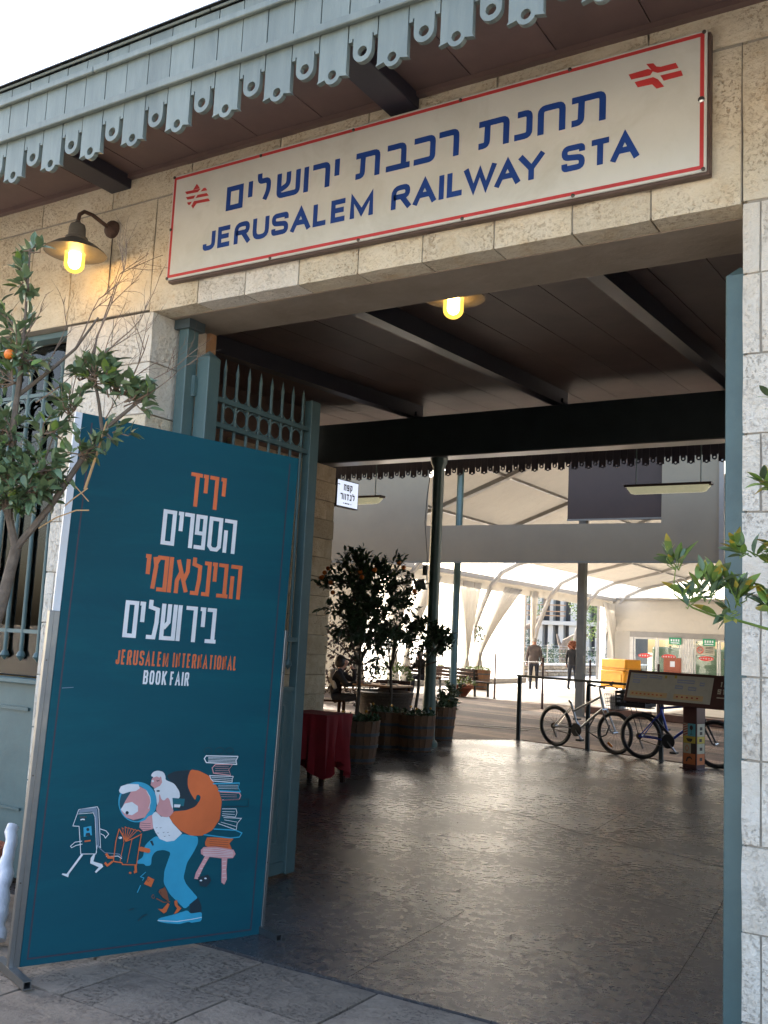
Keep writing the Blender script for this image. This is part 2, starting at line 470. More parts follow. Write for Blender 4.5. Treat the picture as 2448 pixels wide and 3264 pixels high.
MT['railing'] = M_('dark_railing_paint', (.035,.045,.045), .45, (.025,.03,.03), 10, .1, 30)
MT['postred'] = M_('brown_post_paint', (.11,.055,.045), .5, (.07,.035,.03), 8)
MT['kiosk'] = M_('maroon_stand_paint', (.065,.018,.020), .4, (.05,.013,.015), 8)
MT['kmap'] = M_('map_print', (.46,.47,.43), .6, (.40,.41,.38), 10); MT['klabel'] = M_('map_label', (.30,.36,.55), .5); MT['korange'] = M_('map_band', (.62,.46,.26), .5)
MT['kcream'] = M_('cream_print', (.45,.42,.32), .4); MT['kyel'] = M_('yellow_print', (.55,.42,.06), .4); MT['kcyan'] = M_('cyan_print', (.10,.38,.48), .4); MT['kor'] = M_('tile_orange_print', (.55,.16,.05), .4); MT['kdark'] = M_('tile_dark_print', (.03,.02,.02), .4); MT['kred'] = M_('stripe_red_print', (.38,.06,.04), .4)
MT['acrylic'] = M_('yellowed_acrylic', (.50,.48,.33), .35, (.44,.42,.28), 10, emis=(.9,.85,.55), es=.05)
MT['boxlight'] = M_('lit_sign_face', (.5,.52,.6), .3, emis=(.72,.80,1.0), es=.16)
MT['skin'] = M_('skin', (.42,.22,.15), .5); MT['hair_w'] = M_('grey_hair', (.42,.38,.34), .8); MT['hair_r'] = M_('auburn_hair', (.20,.055,.02), .7); MT['hair_b'] = M_('black_hair', (.015,.012,.012), .6)
MT['jacket'] = M_('grey_brown_jacket', (.13,.105,.10), .9); MT['jeans'] = M_('dark_trousers', (.02,.025,.04), .85); MT['blackc'] = M_('black_clothes', (.012,.012,.016), .85); MT['whitec'] = M_('white_shirt', (.5,.48,.46), .8)
MT['shoe'] = M_('dark_shoes', (.015,.012,.012), .5)
MT['floor'] = None
MT['cardboard'] = M_('brown_board', (.33,.20,.115), .7, (.28,.17,.10), 3)
MT['ladder'] = M_('yellow_ladder_paint', (.62,.33,.03), .45, (.52,.27,.02), 8)
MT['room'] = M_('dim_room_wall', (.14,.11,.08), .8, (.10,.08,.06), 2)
MT['concrete'] = M_('raw_concrete', (.46,.45,.43), .9, (.38,.37,.35), .5); MT['concd'] = M_('dark_opening', (.07,.07,.075), .8)
MT['rubble'] = M_('rubble_stone', (.40,.33,.24), .9, (.24,.19,.13), 3, .8, 8, rnd=.2)
MT['treeg'] = M_('pale_green_foliage', (.17,.24,.06), .7, (.09,.15,.045), 1.0, rnd=.1); MT['treed'] = M_('dull_green_foliage', (.06,.10,.055), .7, (.035,.065,.035), 1.0)
MT['trunkg'] = M_('grey_brown_trunk', (.20,.16,.13), .9, (.13,.10,.08), 5)

def floor_mat():
    m = bpy.data.materials.new('polished_worn_concrete'); m.use_nodes = True
    t = m.node_tree; L = t.links; b = t.nodes['Principled BSDF']
    geo = nm(t, 'ShaderNodeNewGeometry'); P = geo.outputs['Position']
    def noise_(s, d=6, r=.65, dist=0, st=None):
        v = P
        if st:
            q = nm(t, 'ShaderNodeVectorMath', operation='MULTIPLY'); q.inputs[1].default_value = st; L.new(P, q.inputs[0]); v = q.outputs[0]
        n = nm(t, 'ShaderNodeTexNoise'); n.inputs['Scale'].default_value = s; n.inputs['Detail'].default_value = d; n.inputs['Roughness'].default_value = r; n.inputs['Distortion'].default_value = dist
        L.new(v, n.inputs['Vector']); return n.outputs['Fac']
    def mr(x, a, b_, c=0, d=1):
        n = nm(t, 'ShaderNodeMapRange'); n.inputs[1].default_value = a; n.inputs[2].default_value = b_; n.inputs[3].default_value = c; n.inputs[4].default_value = d
        L.new(x, n.inputs[0]); return n.outputs[0]
    def mix(f, a, c):
        n = nm(t, 'ShaderNodeMix', data_type='RGBA'); L.new(f, n.inputs[0])
        for i, q in ((6, a), (7, c)):
            if isinstance(q, tuple): n.inputs[i].default_value = q+(1,)
            else: L.new(q, n.inputs[i])
        return n.outputs[2]
    c = mix(mr(noise_(.8, 6, .6), .35, .65), (.066,.061,.062), (.047,.045,.049))
    c = mix(mr(noise_(14, 6, .75), .56, .72), c, (.05,.042,.038))
    c = mix(mr(noise_(5, 9, .82), .56, .76), c, (.125,.105,.09))
    L.new(c, b.inputs['Base Color'])
    ra_ = nm(t, 'ShaderNodeMath', operation='ADD'); L.new(mr(noise_(1.1, 3, .5), .35, .65, .11, .17), ra_.inputs[0]); L.new(mr(noise_(13, 7, .8), .35, .65, .09, .19), ra_.inputs[1])
    L.new(ra_.outputs[0], b.inputs['Roughness'])
    b.inputs['Specular IOR Level'].default_value = .9
    h = nm(t, 'ShaderNodeMath', operation='MULTIPLY_ADD'); L.new(noise_(4.5, 4, .6, 0, (1,1.15,1)), h.inputs[0]); h.inputs[1].default_value = 1.1; L.new(noise_(24, 7, .78, 0, (1,1.1,1)), h.inputs[2])
    bp = nm(t, 'ShaderNodeBump'); bp.inputs['Strength'].default_value = .34; bp.inputs['Distance'].default_value = .008
    L.new(h.outputs[0], bp.inputs['Height']); L.new(bp.outputs[0], b.inputs['Normal'])
    return m
MT['floor'] = floor_mat()
MT['paver'] = stone_mat('worn_paving_stone', (.31,.25,.195), (.25,.20,.16), (.19,.15,.12), (.10,.08,.065), .5, .16, 1.0)
MT['crack'] = M_('floor_joint_filler', (.035,.03,.027), .9)

# ================================================================ SETTING: ground
def sheet(name, poly, z, mat, parent=None, kind='structure', thick=0.0):
    b = MB(); b.prism([poly], lambda x, y, d: (x, y, z-d), thick)
    o = b.build(name, mat, parent)
    if not parent and kind: o['kind'] = kind
    return o
sheet('ground', [(-400,-200),(400,-200),(400,600),(-400,600)], -.06, MT['ground'])
sheet('pavement_bed', [(-14,-12),(8,-12),(8,3.83),(-14,3.83)], -.022, MT['mortar'])
# paving slabs of the pavement, laid in courses parallel with the facade
pav = thing('pavement', None, None); pav['kind'] = 'structure'
def slab_mesh(w, d):
    b = MB(); nx, ny = 4, 3; vs = []; fs = []
    for j in range(ny+1):
        for i in range(nx+1):
            e = i in (0, nx) or j in (0, ny)
            vs.append((w*i/nx, d*j/ny, -.004-.006*random.random() if e else -.004*random.random()))
    for j in range(ny):
        for i in range(nx):
            a = j*(nx+1)+i; fs.append((a, a+1, a+nx+2, a+nx+1))
    n = len(vs); vs += [(0,0,-.03),(w,0,-.03),(w,d,-.03),(0,d,-.03)]
    fs += [tuple(list(range(nx+1))+[n+1,n]), tuple([nx+k*(nx+1) for k in range(ny+1)]+[n+2,n+1]), tuple([(ny+1)*(nx+1)-1-k for k in range(nx+1)]+[n+3,n+2]), tuple([ny*(nx+1)-k*(nx+1) for k in range(ny+1)]+[n,n+3])]
    b.add(vs, fs); return b.build('paving_slab', MT['paver'], mesh_only=True, smooth=True)
y = 3.825; row = 0
while y > -.6:
    d = [.46, .40, .50][row % 3]; x = -7.2+random.random()*.5
    me_var = {}
    while x < 2.5:
        w = random.choice([.55, .7, .85, .62])
        if w not in me_var: me_var[w] = slab_mesh(w-.014, d-.014)
        o = link('paving_slab', me_var[w], pav); o.location = (x, y-d+.004, 0)
        x += w
    y -= d; row += 1
EDGE = [(-14,10.6),(-8.4,13.1),(-7.29,13.67),(-6.55,14.72),(-5.24,14.33),(-4.04,13.96),(-2.5,13.5),(0,12.75),(4,11.6)]
passage_floor = sheet('passage_floor', [(-14,3.83),(4,3.83)]+EDGE[::-1], 0, MT['floor'], thick=.05)
passage_floor['kind'] = 'structure'
b = MB()
def crack(pts, w):
    q = []
    for i in range(len(pts)-1):
        p0, p1 = Vector(pts[i]), Vector(pts[i+1]); n = max(2, int((p1-p0).length/.12))
        for k in range(n): q.append(p0.lerp(p1, k/n)+Vector((random.uniform(-1,1), random.uniform(-1,1)))*w*.9)
    q.append(Vector(pts[-1]))
    b.ribbon([(p.x, p.y) for p in q], w, lambda x, y, d: (x, y, .003))
crack([(-4.9,8.5),(-3.6,8.35),(-2.9,7.9),(-1.9,7.6),(-1.2,7.3)], .011)
crack([(-2.9,7.9),(-2.35,8.9),(-1.9,9.6)], .010)
crack([(-4.1,10.2),(-2.3,9.6)], .008)
crack([(-1.25,3.9),(-1.35,5.2),(-1.5,6.6),(-1.62,7.5)], .0035)
crack([(-2.5,3.9),(-2.6,5.2)], .004)
crack([(-3.1,10.5),(-2.9,8.0)], .005)
crack([(-4.35,7.0),(-3.0,6.6),(-1.6,6.1)], .004)
crack([(-6.2,12.6),(-3.3,11.6)], .006)
crack([(-4.9,8.5),(-4.6,6.0),(-4.5,4.0)], .006)
b.build('floor_joint', MT['crack'], passage_floor)
# spots of grit on the floor
b = MB()
for i in range(160):
    x, yy = random.uniform(-5,-.9), random.uniform(4.1,11)
    s = random.uniform(.002,.008); b.ball((x,yy,.001+s*.3), s, 5, (1,1,.5))
g = b.build('floor_grit', MT['crack']); tag(g, 'small dark specks of grit scattered on the passage floor', 'grit', kind='stuff')

# deck of planks beyond the concrete floor
U = Vector((2.47,-.77,0)).normalized(); V = Vector((.77,2.47,0)).normalized()
deck = thing('deck', None, None); deck['kind'] = 'structure'
sheet('deck_bed', [(-24,9.5),(-14,10.6),(-8.4,13.1),(-7.29,13.67),(-6.55,14.72),(-5.24,14.33),(-4.04,13.96),(-2.5,13.5),(0,12.75),(4,11.6),(8,10),(8,24.9),(-24,24.9)], -.03, MT['crack'], None)
from mathutils.geometry import intersect_line_line_2d
pm = {}
def inside_deck(p):
    if p.y > 24.75: return False
    pts = [(-24,9.5)]+EDGE
    for i in range(len(pts)-1):
        (x0,y0),(x1,y1) = pts[i],pts[i+1]
        if x0 <= p.x <= x1: return p.y > y0+(y1-y0)*(p.x-x0)/(x1-x0)+.02
    return p.y > 12
o0 = Vector((-6.4,14.75,0)); k = 0; n_pl = 0
vv = -2.0
while vv < 14:
    w = .19; j = 0
    # run of each course clipped to the deck area
    s = -14; seg = []
    ss = []; t_ = -16.0
    while t_ < 9:
        p = o0+U*t_+V*(vv+w/2)
        ok = inside_deck(p-V*w/2+V*.01) and inside_deck(p+V*w/2) and p.x > -18 and p.x < 2
        ss.append((t_, ok)); t_ += .1
    run = None
    for t_, ok in ss+[(99, False)]:
        if ok and run is None: run = t_
        if not ok and run is not None:
            a = run; e = ss[-1][0] if t_ == 99 else t_-.1
            first = True
            while e-a > .2:
                L_ = min(e-a, (1.6+ (k % 3)*1.3) if first else 5.2); first = False
                if e-a-L_ < .4: L_ = e-a
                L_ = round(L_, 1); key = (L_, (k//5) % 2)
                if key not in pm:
                    m_ = MB().box((0,.008,-.028),(L_-.008,w-.008,0)); pm[key] = m_.build('plank', MT['deck_shade' if (k//5) % 2 else 'deck'], mesh_only=True, bevel=.002)  # alternate groups of courses get the darker wood as painted shadow bands
                o = link('plank', pm[key], deck)
                o.matrix_basis = Matrix.Translation(o0+U*a+V*vv+Vector((0,0,-.002))) @ Matrix.Rotation(math.atan2(U.y,U.x),4,'Z')
                a += L_; n_pl += 1
            run = None
    vv += w; k += 1
# pale diagonal marking boards of the ramp on the deck and low step
b = MB()
for i in range(5):
    p = Vector((-8.6+i*.55,16.2+i*.45,0)); b.bar(p+Vector((0,0,.006)), p+Vector((1.5,.25,.006)), .07, .008)
tag(b.build('ramp_strip', M_('worn_pale_strip', (.36,.31,.25), .5)), kind='structure')
stp = thing('deck_step', None, None); stp['kind'] = 'structure'
for a, c in (((-8.35,22.55),(-6.65,21.95)),((-6.35,21.85),(-3.3,20.9)),((-3.2,20.87),(0,19.9))):
    b = MB(); b.bar((a[0],a[1],.075),(c[0],c[1],.075), .28, .15); b.build('step_board', MT['deckstep'], stp, bevel=.01)
plaza = sheet('plaza_floor', [(-30,24.7),(10,24.7),(10,60),(-30,60)], -.012, MT['plaza'], thick=.03)

# ================================================================ STATION BUILDING
bld = thing('station_building', 'old limestone station building with teal scalloped eave and wide open gateway', 'building')
YF = 3.83
def block(x0, x1, z0, z1, mat, y=YF, dep=.10, rough=.008, gap=.004, name='stone_block'):
    """rock faced block: front grid jittered, edges eased back"""
    x0 += gap; x1 -= gap; z0 += gap; z1 -= gap
    nx = max(2, min(5, int((x1-x0)/.09))); nz = max(2, min(5, int((z1-z0)/.09)))
    vs = []; fs = []
    for j in range(nz+1):
        for i in range(nx+1):
            e = i in (0, nx) or j in (0, nz)
            vs.append((x0+(x1-x0)*i/nx+(random.uniform(-1,1)*.002 if e else random.uniform(-1,1)*.01), y+(.009 if e else random.uniform(-rough, rough*.3)), z0+(z1-z0)*j/nz+(random.uniform(-1,1)*.002 if e else random.uniform(-1,1)*.01)))
    for j in range(nz):
        for i in range(nx):
            a = j*(nx+1)+i; fs.append((a, a+1, a+nx+2, a+nx+1))
    n = len(vs); vs += [(x0,y+dep,z0),(x1,y+dep,z0),(x1,y+dep,z1),(x0,y+dep,z1)]
    fs += [tuple(list(range(nx+1))+[n+1,n]), tuple([nx+k*(nx+1) for k in range(nz+1)]+[n+2,n+1]), tuple([(nz+1)*(nx+1)-1-k for k in range(nx+1)]+[n+3,n+2]), tuple([nz*(nx+1)-k*(nx+1) for k in range(nz+1)]+[n,n+3]), (n,n+1,n+2,n+3)]
    MB().add(vs, fs).build(name, mat, bld, smooth=True)
# mortar cores behind the facing
def core(name, a, c, mat=MT['mortar'], parent=bld): return MB().box(a, c).build(name, mat, parent)
core('wall_core', (-.80,3.845,0),(4,4.31,4.05)); core('wall_core', (-4.68,3.845,0),(-4.00,4.31,3.25)); core('wall_core', (-9,3.845,3.262),(-.82,4.31,4.05)); core('wall_core', (-9,3.845,0),(-6.2,4.31,3.255))
core('wall_core', (-9,3.93,4.10),(4,4.31,5.0))
Sy, Sw = MT['stone_y'], MT['stone_w']
# right of the gateway
zr = [0,.215,.52,.82,1.12,1.42,1.72,2.03,2.33,2.64,2.96,3.25]
plain = {2, 6, 8}
for i in range(len(zr)-1):
    z0, z1 = zr[i], zr[i+1]
    x = -.82
    ws = [.62, .5, .55] if i in plain else [.07, .58, .42, .6]
    j = 0
    while x < 2.2:
        w = ws[j % len(ws)] if j < len(ws) else .5
        block(x, x+w, z0, z1, Sw, dep=.49 if j == 0 else .1); x += w; j += 1
# left pier between window and gateway
zl = [0,.02,.315,.61,.905,1.20,1.494,1.783,2.075,2.37,2.665,2.96,3.25]
for i in range(1, len(zl)-1):
    z0, z1 = zl[i], zl[i+1]
    cut = [-4.69,-4.61,-4.32,-3.98] if i % 2 == 0 else [-4.69,-4.30,-3.98]
    for j in range(len(cut)-1):
        block(cut[j], cut[j+1], z0, z1, Sw if i < 9 else (Sw if i % 3 else Sy), dep=.49 if j == len(cut)-2 else .1)
    x = -8.6
    while x < -6.25:
        w = .47; block(x, min(x+w,-6.2), z0, z1, Sw); x += w
# tall lintel course and crowning course
xs = [-8.6,-8.1,-7.7,-7.2,-6.75,-6.3,-5.95,-5.52,-5.07]
for a, c in zip(xs, xs[1:]+[-4.70]): block(a, c, 3.26, 3.92, Sy, rough=.012)
block(-4.70, -4.02, 3.26, 3.92, Sy, rough=.012)
xs = [-4.02,-3.66,-3.33,-2.98,-2.62,-2.26,-1.89,-1.52,-1.18,-.82]
for a, c in zip(xs, xs[1:]): block(a, c, 3.245, 3.92, Sw if a < -3 and a > -4 else Sy, rough=.011, dep=.14)
xs = [-.82,-.30,.25,.8,1.4,2.0]
for a, c in zip(xs, xs[1:]): block(a, c, 3.255, 3.92, Sy, rough=.012)
x = -8.6
while x < 2.1:
    w = random.choice([.55,.7,.62]); block(x, x+w, 3.925, 4.10, Sy, rough=.006); x += w
# lintel soffit and rear face of the head
MB().box((-3.98,3.975,3.246),(-.82,4.33,3.31)).build('lintel_soffit', MT['plaster'], bld)
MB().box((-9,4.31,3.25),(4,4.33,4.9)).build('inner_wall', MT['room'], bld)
MB().box((-3.985,4.28,3.08),(-3.955,4.335,3.246)).build('plaster_patch', M_('ochre_plaster', (.36,.20,.10), .9, (.24,.13,.07), 9), bld)
# side walls of the passage and rooms each side
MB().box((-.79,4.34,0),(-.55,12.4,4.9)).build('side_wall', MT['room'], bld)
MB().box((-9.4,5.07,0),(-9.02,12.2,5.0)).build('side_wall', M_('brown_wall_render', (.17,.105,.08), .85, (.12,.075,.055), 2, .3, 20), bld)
MB().box((-22,12.3,0),(-9.02,12.76,4.14)).build('side_wall', MT['mortar'], bld)
# quoined stone corner of the inner wall, under the rear beam
z = 0.0; i = 0
while z < 4.1:
    h = .298
    cutx = [(0,.22),(.22,.55)] if i % 2 else [(0,.55)]
    for a, c in cutx:
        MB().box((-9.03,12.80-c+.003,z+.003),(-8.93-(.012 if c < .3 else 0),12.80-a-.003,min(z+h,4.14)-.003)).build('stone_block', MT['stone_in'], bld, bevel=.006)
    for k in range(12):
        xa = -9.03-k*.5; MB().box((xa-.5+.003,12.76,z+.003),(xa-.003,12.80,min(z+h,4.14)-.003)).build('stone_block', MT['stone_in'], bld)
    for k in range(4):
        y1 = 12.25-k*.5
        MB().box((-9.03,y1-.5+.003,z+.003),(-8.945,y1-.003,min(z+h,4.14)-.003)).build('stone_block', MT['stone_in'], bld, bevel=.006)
    z += h; i += 1
# passage ceiling boards, beams, rear beam, columns
def zc(y): return 4.96+.05*(y-12.4)
k = 0; x = -9.5
while x < 0:
    MB().add([(x+.004,4.33,zc(4.33)),(x+.496,4.33,zc(4.33)),(x+.496,17.4,zc(17.4)),(x+.004,17.4,zc(17.4)),(x+.004,4.33,zc(4.33)+.02),(x+.496,4.33,zc(4.33)+.02),(x+.496,17.4,zc(17.4)+.02),(x+.004,17.4,zc(17.4)+.02)], [(0,1,2,3),(7,6,5,4),(0,4,5,1),(1,5,6,2),(2,6,7,3),(3,7,4,0)]).build('ceiling_board', MT['ceil'], bld)
    x += .5
MB().add([(-22,4.2,zc(4.2)+.06),(4,4.2,zc(4.2)+.06),(4,17.5,zc(17.5)+.06),(-22,17.5,zc(17.5)+.06)], [(0,1,2,3)]).build('roof_sheet', MT['ceil'], bld)
for x in (-7.43,-5.14,-2.83,-.53):
    b = MB(); z0, z1 = zc(4.33), zc(12.5)
    b.add([(x,4.33,z0-.20),(x+.15,4.33,z0-.20),(x+.15,12.6,z1-.20),(x,12.6,z1-.20),(x,4.33,z0),(x+.15,4.33,z0),(x+.15,12.6,z1),(x,12.6,z1)], [(0,3,2,1),(4,5,6,7),(0,1,5,4),(1,2,6,5),(2,3,7,6),(3,0,4,7)])
    b.build('ceiling_beam', MT['navy'], bld)
    MB().box((x-.03,12.36,4.775),(x+.18,12.52,4.83)).build('beam_bracket', MT['navy'], bld)
b = MB(); b.box((-22,12.45,4.16),(4,12.70,4.765)); b.build('rear_beam', MT['teal_dark'], bld)
MB().box((-22,12.43,4.145),(4,12.72,4.16)).build('beam_flange', M_('pale_beam_edge', (.26,.25,.25), .35, metal=.3), bld)
for x in (-11.8,-6.96,-2.1):
    b = MB(); b.lathe([(.14,0),(.14,.06),(.10,.10),(.095,.6),(.083,.8),(.083,4.0),(.12,4.08),(.13,4.145)], (x,12.58,0), 18)
    c = b.build('column', MT['greencol'], bld, smooth=True)
# loudspeaker cable on the middle column and roof edge at the platform
b = MB(); b.tube([(-7.06,12.55,4.1),(-7.10,12.52,3.6),(-7.11,12.5,3.2),(-7.06,12.52,2.7),(-7.05,12.52,2.3)], .006, 5); b.build('cable', MT['black'], bld)

# ---- scalloped boards
def arc(cx, cy, r, a0, a1, n): return [(cx+r*math.cos(R(a0+(a1-a0)*i/n)), cy+r*math.sin(R(a0+(a1-a0)*i/n))) for i in range(n+1)]
P0 = .2705
def boards(top):
    """outlines in (x,z): long tongue centred 0, short tongue centred P0/2; z relative to the batten foot (0)"""
    h = .0665; gp = .0015
    lon = [(-h+gp, top),(-h+gp,-.190)]+[(-h-.005,-.200),(-.033,-.192)]+arc(0,-.181,.036,200,340,10)+[(.033,-.192),(h+.005,-.200),(h-gp,-.190),(h-gp,top)]
    hole1 = arc(0,-.179,.0195,0,330,9)
    s = .043
    sho = [(-h+gp, top),(-h+gp,-.068),(-s-.006,-.068),(-s-.006,-.055),(-s,-.055)]+[(-s,-.118)]+arc(0,-.118,s,180,360,10)+[(s,-.118),(s,-.055),(s+.006,-.055),(s+.006,-.068),(h-gp,-.068),(h-gp,top)]
    hole2 = arc(0,-.118,.0215,0,330,9)
    return (lon, hole1), (sho, hole2)
def fascia(root, y0, zb, x0, x1, top, mat, flip=1, small=False):
    (l, h1), (s, h2) = boards(top)
    T = lambda x, z, d: (x, d*flip, z)
    ml = MB().prism([l, h1], T, .022).build('fascia_board', mat, mesh_only=True)
    ms = MB().prism([s, h2], T, .022).build('fascia_board', mat, mesh_only=True)
    n = int((x1-x0)/P0); c = 0
    for i in range(n+1):
        for q, me in ((0, ml), (1, ms)):
            o = link('fascia_board', me, root); o.location = (x0+i*P0+q*P0/2, y0+random.uniform(-.0012,.0012), zb)
YE = 2.9; ZB = 3.829
eave = MB().box((-10,YE+.024,ZB+.0),(4.2,YE+.06,ZB+.29)).build('eave', MT['teal'], bld)
fascia(eave, YE, ZB, -2.418-P0*20, 2.6, .285, MT['teal_board'])
for k, (za, zb_, d) in enumerate(((ZB+.0, ZB+.036, .028),(ZB+.198,ZB+.228,.024),(ZB+.290,ZB+.302,.016))):
    x = -10+k*.7
    while x < 4:
        L_ = 2.9; MB().box((x,YE-d,za),(min(x+L_,4.2)-.003,YE-.003,zb_)).build('batten', MT['teal_board'], eave, bevel=.004); x += L_
MB().add([(-10,YE-.03,ZB+.303),(4.2,YE-.03,ZB+.303),(4.2,3.9,4.62),(-10,3.9,4.62),(-10,YE-.03,ZB+.311),(4.2,YE-.03,ZB+.311),(4.2,3.9,4.64),(-10,3.9,4.64)], [(0,3,2,1),(4,5,6,7),(0,1,5,4),(1,2,6,5),(2,3,7,6),(3,0,4,7)]).build('roof_edge', MT['zinc'], eave)
# soffit boards run out from the wall; beams beneath
x = -10.0
while x < 4:
    w = .42; MB().box((x+.003,YE+.062,4.10),(x+w-.003,3.845,4.112)).build('soffit_board', MT['soffit'], eave); x += w
for x in (-8.7,-6.55,-4.40,-2.47,-.33,1.8):
    MB().box((x,YE+.065,4.02),(x+.16,3.835,4.099)).build('soffit_beam', MT['navy'], eave, bevel=.004)
MB().box((-10,3.80,4.075),(4.2,3.838,4.0995)).build('wall_plate', MT['soffit'], eave)

# ---- far scalloped edge of the platform canopy
YP = 17.5
sc_ = 17.5/16.5
can = thing('platform_canopy', 'dark scalloped edge board of the platform canopy seen against the marquee', 'canopy')
can_e = MB().box((-24,YP+.03,4.98),(4,YP+.07,5.42)).build('edge_beam', MT['navy'], can)
fascia(can, YP, 4.985+.04, -16.5, 1.0, .38, MT['navy'])

# ---- window left of the gateway
win = MB().box((-6.2,3.90,3.22),(-4.70,3.98,3.255)).build('window', MT['teal'], bld)
MB().box((-4.745,3.90,.05),(-4.70,3.98,3.22)).build('window_frame', MT['teal'], win)
MB().box((-6.2,3.90,.05),(-6.15,3.98,3.22)).build('window_frame', MT['teal'], win)
MB().box((-6.15,3.86,1.135),(-4.705,3.97,1.165)).build('sill', MT['teal'], win, bevel=.005)
MB().box((-6.15,3.905,.05),(-4.746,3.945,1.134)).build('lower_panel', MT['teal'], win)
MB().box((-6.0,3.892,.98),(-4.80,3.904,1.0)).build('panel_moulding', MT['teal'], win)
MB().box((-6.0,3.892,.42),(-4.80,3.904,.435)).build('panel_moulding', MT['teal'], win)
MB().box((-5.78,3.885,.06),(-5.74,3.904,1.13)).build('panel_moulding', MT['teal'], win)
MB().box((-6.15,4.0,1.166),(-4.746,4.006,3.219)).build('pane', MT['glass'], win)
for i in range(10):
    x = -4.80-.1475*i
    b = MB(); b.tube([(x,3.925,1.285),(x,3.925,3.03)], .0125, 8); b.lathe([(0,-.03),(.028,0),(.020,.022),(.012,.03)], (x,3.925,1.29), 8)
    b.lathe([(.012,0),(.022,.02),(0,.09)], (x,3.925,3.03), 8)
    b.build('grille_bar', MT['teal'], win, smooth=True)
for z in (1.437,2.715,2.878):
    MB().box((-6.15,3.918,z-.011),(-4.746,3.932,z+.011)).build('grille_rail', MT['teal'], win)
for i in range(9):
    MB().ring((-4.80-.0738-.1475*i,3.925,2.797), .062, .006, (0,1,0), 18, 5).build('grille_ring', MT['teal'], win, smooth=True)
# room behind the window
shop = MB().box((-9.0,5.02,.01),(-4.66,5.07,5.0)).build('shop_wall', MT['room'], bld)
MB().box((-4.72,4.34,.01),(-4.66,5.02,5.0)).build('shop_wall', MT['room'], bld)
MB().box((-9,4.34,4.0),(-4.72,5.02,4.06)).build('shop_ceiling', MT['room'], bld)
MB().box((-4.655,4.34,0),(-3.995,4.36,4.9)).build('inner_wall', MT['room'], bld)

# ================================================================ lettering helpers
def rnd_path(p, r, n=4):
    """round the inner corners of a polyline"""
    if r <= 0 or len(p) < 3: return p
    out = [p[0]]
    for i in range(1, len(p)-1):
        a, b, c = Vector(p[i-1]), Vector(p[i]), Vector(p[i+1])
        ra = min(r, (a-b).length*.48, (c-b).length*.48)
        s = b+(a-b).normalized()*ra; e = b+(c-b).normalized()*ra
        for k in range(n+1):
            t = k/n; q = s*(1-t)**2+b*2*t*(1-t)+e*t*t; out.append((q.x, q.y))
    out.append(p[-1]); return out
# strokes in a unit box: centre lines, x 0..1 and y 0..1; '*' marks a closed loop
HEB = {
 'tav': [[(-.0,0),(.22,0),(.24,1.0)], [(0,1),(1,1),(1,-.0)]],
 'het': [[(0,0),(0,1),(1,1),(1,0)]],
 'nun': [[(.25,1),(1,1),(1,0),(0,0)]],
 'resh': [[(0,1),(1,1),(1,0)]],
 'dalet': [[(0,1),(.62,1),(.62,0)], [(.6,1),(1,1)]],
 'kaf': [[(0,1),(1,1),(1,0),(0,0)]],
 'bet': [[(.05,1),(.8,1),(.8,0)], [(0,0),(1,0)]],
 'yod': [[(0,1),(1,1),(1,.42)]],
 'yods': [[(.5,1),(.5,.45)]],
 'vavs': [[(.5,1),(.5,0)]],
 'vav': [[(0,1),(1,1),(1,0)]],
 'shin': [[(0,1),(0,.0),(1,.0),(1,1)], [(.5,1),(.5,.5),(.1,.3)]],
 'lamed': [[(.0,1.28),(.0,1),(1,1),(1,.45),(.62,0)]],
 'lamedc': [[(.0,1.08),(.0,.92),(1,.86),(1,.45),(.75,0),(0,0)]],
 'mem': ['*', [(0,0),(0,1),(1,1),(1,0)]],
 'samekh': ['*', [(0,.1),(0,1),(1,1),(1,.1),(.75,0),(.25,0)]],
 'he': [[(0,1),(1,1),(1,0)], [(0,0),(0,.62)]],
 'pe': [[(.55,.46),(0,.46),(0,1),(1,1),(1,0),(0,0)]],
 'alef': [[(0,1),(1,0)], [(1,1),(1,.66),(.66,.36)], [(.0,0),(.0,.34),(.36,.62)]],
 'memo': [[(0,0),(.14,.72),(0,1)], [(.1,.78),(.35,1),(1,1),(1,0),(.5,0)]],
}
def glyph(b, g, x0, x1, y0, y1, t, T, d, r=0, t2=None):
    """draw letter with its outside edges on the box"""
    t2 = t2 or t
    ax, bx, ay, by = x0+t/2, x1-t/2, y0+t2/2, y1-t2/2
    if g in ('yods', 'vavs'): ax, bx = x0, x1
    cl = False
    for st in HEB[g]:
        if st == '*': cl = True; continue
        p = [(ax+(bx-ax)*x, ay+(by-ay)*y) for x, y in st]
        if not cl:                         # ends run out to the box edge
            q = list(p)
            for i, j in ((0, 1), (-1, -2)):
                (px, py), (qx, qy) = q[i], q[j]
                if abs(px-qx) < 1e-6: py += math.copysign(t2/2, py-qy)
                elif abs(py-qy) < 1e-6: px += math.copysign(t/2, px-qx) if g not in ('shin','alef') else 0
                p[i] = (px, py)
            p = rnd_path(p, r)
        b.ribbon(p, t, T, d+HEB[g].index(st)*.0002, closed=cl, t2=t2)


